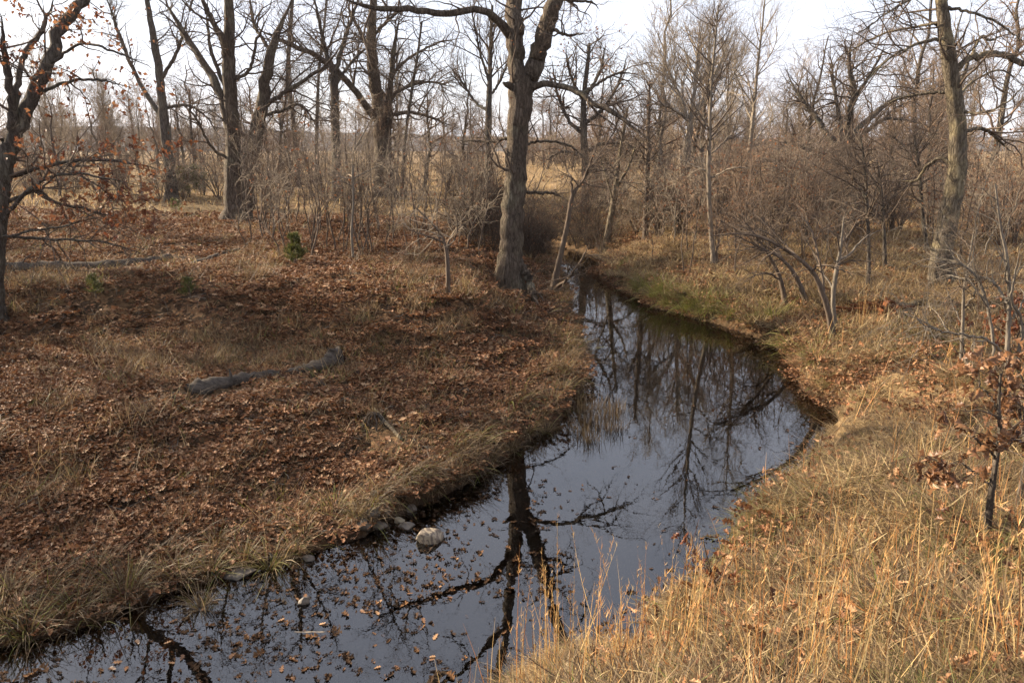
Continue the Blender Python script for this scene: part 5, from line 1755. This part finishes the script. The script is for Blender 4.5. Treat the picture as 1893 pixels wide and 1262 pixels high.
# ------------------------------------------------------------------ cedar seedlings
def cedar(px, py, hpx, wpx, mat, label, name='cedar_seedling', N=2600):
    P = ground(px, py)
    dep = float(np.dot(P - CAM, FWD))
    H = hpx * dep / FPX
    W = wpx * 0.5 * dep / FPX
    o = thing(name, label, 'evergreen', P)
    st = np.zeros((1, 8, 3))
    st[0, :, 2] = np.linspace(-.05, H * .97, 8)
    st[0, :, :2] = np.cumsum(NOR(size=(8, 2)) * 0.01 * H, 0)
    V, F = tubes(st, np.linspace(.02, .004, 8)[None] * H / 0.7, 6)
    link('stem', make_mesh('stem', V, F, M['twig'], None, True), o)
    nb = 46
    t = U(.08, .97, nb)
    az = U(0, 6.28, nb)
    L = W * (1.15 - t) ** 0.7 * U(.55, 1.1, nb)
    bi = rng.integers(0, nb, N)
    s = U(.15, 1, N) ** .7
    base = np.stack([np.cos(az[bi]) * L[bi] * s, np.sin(az[bi]) * L[bi] * s, t[bi] * H * .93 + L[bi] * s * .55], 1) + NOR(size=(N, 3)) * 0.045 * W
    base[:, 2] = np.maximum(base[:, 2], 0)
    V, F, kk = blades(base, U(.05, .13, N) * H / .8, az[bi] + NOR(size=N) * .7, U(.15, .9, N), NOR(size=N) * .4, U(.008, .016, N) * H / .8, 2)
    link('foliage', make_mesh('foliage', V, F, M[mat], {'rnd': np.repeat(U(0, 1, N), kk)}), o)


cedar(547, 492, 62, 46, 'cedar', 'bushy dark green cedar seedling in the leaf litter')
cedar(176, 552, 46, 42, 'cedary', 'pale green cedar seedling near the long fallen trunk', N=1200)
cedar(351, 552, 42, 42, 'cedar', 'squat dark cedar seedling on the crest of the bank', N=1200)
cedar(326, 396, 28, 30, 'cedary', 'yellow-green cedar seedling at the foot of the bare slanting oak', N=1200)
cedar(352, 366, 56, 80, 'cedar', 'wide dark cedar bush behind the bare slanting oak', 'cedar_bush')
cedar(1240, 395, 46, 50, 'cedar', 'small green cedar under the pale vase-shaped sycamore', N=1500)
cedar(1500, 385, 70, 50, 'cedar', 'green cedar beside the gnarled spreading oak', N=1800)

# ------------------------------------------------------------------ floating leaves, one by one
for k in range(48):
    px, py = U(180, 870), 1000 + 255 * U(0, 1) ** 0.8
    P = at_z(px, py, 0.004)
    if water_sdf(P[0:1], P[1:2])[0] > -0.05:
        continue
    o = link('floating_leaf', LEAF_MESH['float'][k % 4], None, P + np.array([0, 0, 0.004]))
    o.rotation_euler = (float(NOR() * .12), float(NOR() * .12), float(U(0, 6.28)))
    s = float(U(.045, .085))
    o.scale = (s, s, s * .5)
    tag(o, 'tan oak leaf floating on the dark leafy shallows', 'leaf', 'floating leaves')


# ------------------------------------------------------------------ each repeat's label says where it stands
MARKS = [(30, 350, 'behind the leaning oak'), (235, 350, 'between rust-leaved boughs and slanting oak'), (380, 350, 'between slanting oak and double-stemmed oak'), (545, 345, 'by the crooked thin tree'),
         (1010, 380, 'over the dark brush heap'), (1460, 370, 'short of the gnarled spreading oak'), (1680, 360, 'beyond the two thin grey trees'), (150, 370, 'behind the rust-leaved boughs'), (320, 370, 'by the bare slanting oak'), (440, 390, 'by the stout double-stemmed oak'), (547, 470, 'behind the bushy cedar seedling'),
         (590, 420, 'short of the slim forked tree'), (653, 450, 'around the tallest pale sapling'), (715, 400, 'before the broad long-boughed oak'), (760, 450, 'between pale sapling and crooked lone sapling'),
         (829, 500, 'near the crooked lone sapling'), (902, 400, 'by the upright tree near the brush heap'), (960, 460, 'just behind the tall forked oak'), (1050, 460, 'by the dark leaning bank sapling'),
         (1120, 440, 'by the split leaning tree'), (1193, 430, 'by the pointed dark pole tree'), (1262, 385, 'below the vase-shaped sycamore'), (1320, 460, 'by the straight slender sycamore'),
         (1366, 420, 'by the kinked leaning sycamore'), (1440, 470, 'above the saplings leaning creekward'), (1530, 380, 'around the gnarled spreading oak'), (1606, 480, 'behind the rotten red log'),
         (1680, 430, 'short of the pale slim tree'), (1745, 480, 'by the tall weathered trunk'), (1840, 480, 'behind the pale multi-stemmed shrub'), (1880, 380, 'past the arching weathered bough'),
         (793, 960, 'by the banded boulder'), (690, 950, 'above the small stones'), (500, 1050, 'by the flat slab'), (372, 1110, 'by the lone straw tussock'), (232, 1090, 'by the wide drooping tussock'), (50, 1150, 'in the corner shallows'),
         (930, 830, 'where the bank narrows the pool'), (1045, 740, 'beside the reed tufts'), (1055, 660, 'under the overhanging leaf bank'), (1200, 540, 'at the mossy far bend'), (1290, 585, 'mid-way round the lit bend'),
         (1400, 600, 'on the undercut slope'), (1470, 650, 'below the arching sapling'), (1100, 1250, 'leaning over the dark pool'), (1330, 1120, 'by the dark red oak sprout'), (1600, 605, 'before the rotten red log'),
         (1560, 830, 'on the pale matted bank'), (1655, 1240, 'by the broad flat stone'), (1830, 1000, 'by the brown-leaved sapling'), (1500, 1000, 'by the green grass patch'), (700, 1080, 'in the open pool'),
         (575, 1160, 'by the pale stick'), (300, 1170, 'near the leafy shallows edge')]
MK = np.array([m[:2] for m in MARKS], float)


def project(P):
    v = np.array(P) - CAM
    dep = float(v @ FWD)
    return CX + FPX * v[0] / dep, CYP - FPX * float(v @ UPV) / dep


for o in list(scene.objects):
    if o.parent is None and o.get('group') and o['group'] != 'oaks up the bank':
        px, py = project(o.location)
        m = MARKS[int(np.argmin(((MK - (px, py)) ** 2).sum(1)))][2]
        b = {'thicket saplings': 'thin bare thicket sapling', 'scrub saplings': 'thin bare scrub sapling', 'scrub bushes': 'tangled brown scrub bush', 'scrub across the field': 'grey scrub bush across the field,', 'bushes before the field': 'twiggy bush before the field,',
             'brush behind the forked oak': 'dark tangled brush bush', 'bare trees beyond the scrub': 'bare tree in the wood beyond the scrub,', 'bare trees by the field': 'bare tree at the near field edge,', 'bare trees in the field': 'slim bare tree out in the field,',
             'bare trees across the field': 'bare tree across the golden field,', 'waterline sedge tussocks': 'drooping brown sedge tussock', 'lit bank tussocks': 'green-gold grass tussock', 'tall bluestem clumps': 'tall orange grass clump',
             'floating leaves': 'tan oak leaf floating', 'reed tufts in the water': 'dead reed tuft standing in still water'}[o['group']]
        if o['group'] in ('bare trees beyond the scrub', 'bare trees across the field', 'bare trees by the field', 'bare trees in the field') or o['group'] in ('bushes before the field', 'scrub across the field'):
            hh = [m2 for m2 in MARKS if m2[1] < 500]
            m = min(hh, key=lambda q: abs(q[0] - px) + 0.2 * abs(q[1] - py))[2]
            for w in ('by', 'before', 'around', 'below', 'short of', 'near', 'between', 'above', 'just behind', 'past'):
                if m.startswith(w + ' the'):
                    m = 'seen past' + m[len(w):]
                    break
        o['label'] = b + ' ' + m

# labels still shared: say which other landmark it stands towards, then which is the tallest or the lowest
def nouns(t):
    k = t.find('the ')
    return t[k:] if k >= 0 else None


def shared():
    by = {}
    for o in scene.objects:
        if o.parent is None and o.get('group') and o['group'] != 'oaks up the bank':
            by.setdefault(o['label'], []).append(o)
    return [v for v in by.values() if len(v) > 1]


for v in shared():
    for o in v:
        px, py = project(o.location)
        order = np.argsort(((MK - (px, py)) ** 2).sum(1))
        for j in order[1:6]:
            nn = nouns(MARKS[j][2])
            if nn and nn not in o['label'] and len((o['label'] + ', towards ' + nn).split()) <= 15:
                o['label'] = o['label'] + ', towards ' + nn
                break


def tall(o):
    top = max([c[2] for ch in ([o] + list(o.children)) if ch.type == 'MESH' for c in ch.bound_box] + [0])
    return top * o.scale[2]


for v in shared():
    v.sort(key=tall)
    if v[0].type == 'MESH' and v[0]['category'] == 'leaf':
        continue
    if len(v) == 2:
        v[0]['label'], v[1]['label'] = 'lower ' + v[0]['label'], 'taller ' + v[1]['label']
    else:
        v[0]['label'], v[-1]['label'] = 'lowest ' + v[0]['label'], 'tallest ' + v[-1]['label']
        if len(v) == 3:
            v[1]['label'] = 'middling-high ' + v[1]['label']

# ------------------------------------------------------------------ thin winter haze over everything
hm = bpy.data.materials.new('haze')
hm.use_nodes = True
hm.node_tree.nodes.clear()
ho = hm.node_tree.nodes.new('ShaderNodeOutputMaterial')
hp = hm.node_tree.nodes.new('ShaderNodeVolumePrincipled')
hp.inputs['Color'].default_value = (0.86, 0.88, 0.94, 1)
hp.inputs['Density'].default_value = 0.00013
hm.node_tree.links.new(hp.outputs['Volume'], ho.inputs['Volume'])
hb = np.array([[x, y, z] for x in (-1600, 1600) for y in (-60, 1650) for z in (-1.8, 60)], float)
hf = np.array([[0, 1, 3, 2], [4, 6, 7, 5], [0, 4, 5, 1], [2, 3, 7, 6], [0, 2, 6, 4], [1, 5, 7, 3]])
hz_ = link('haze', make_mesh('haze', hb, hf, hm))
tag(hz_, 'thin pale winter haze', kind='stuff')
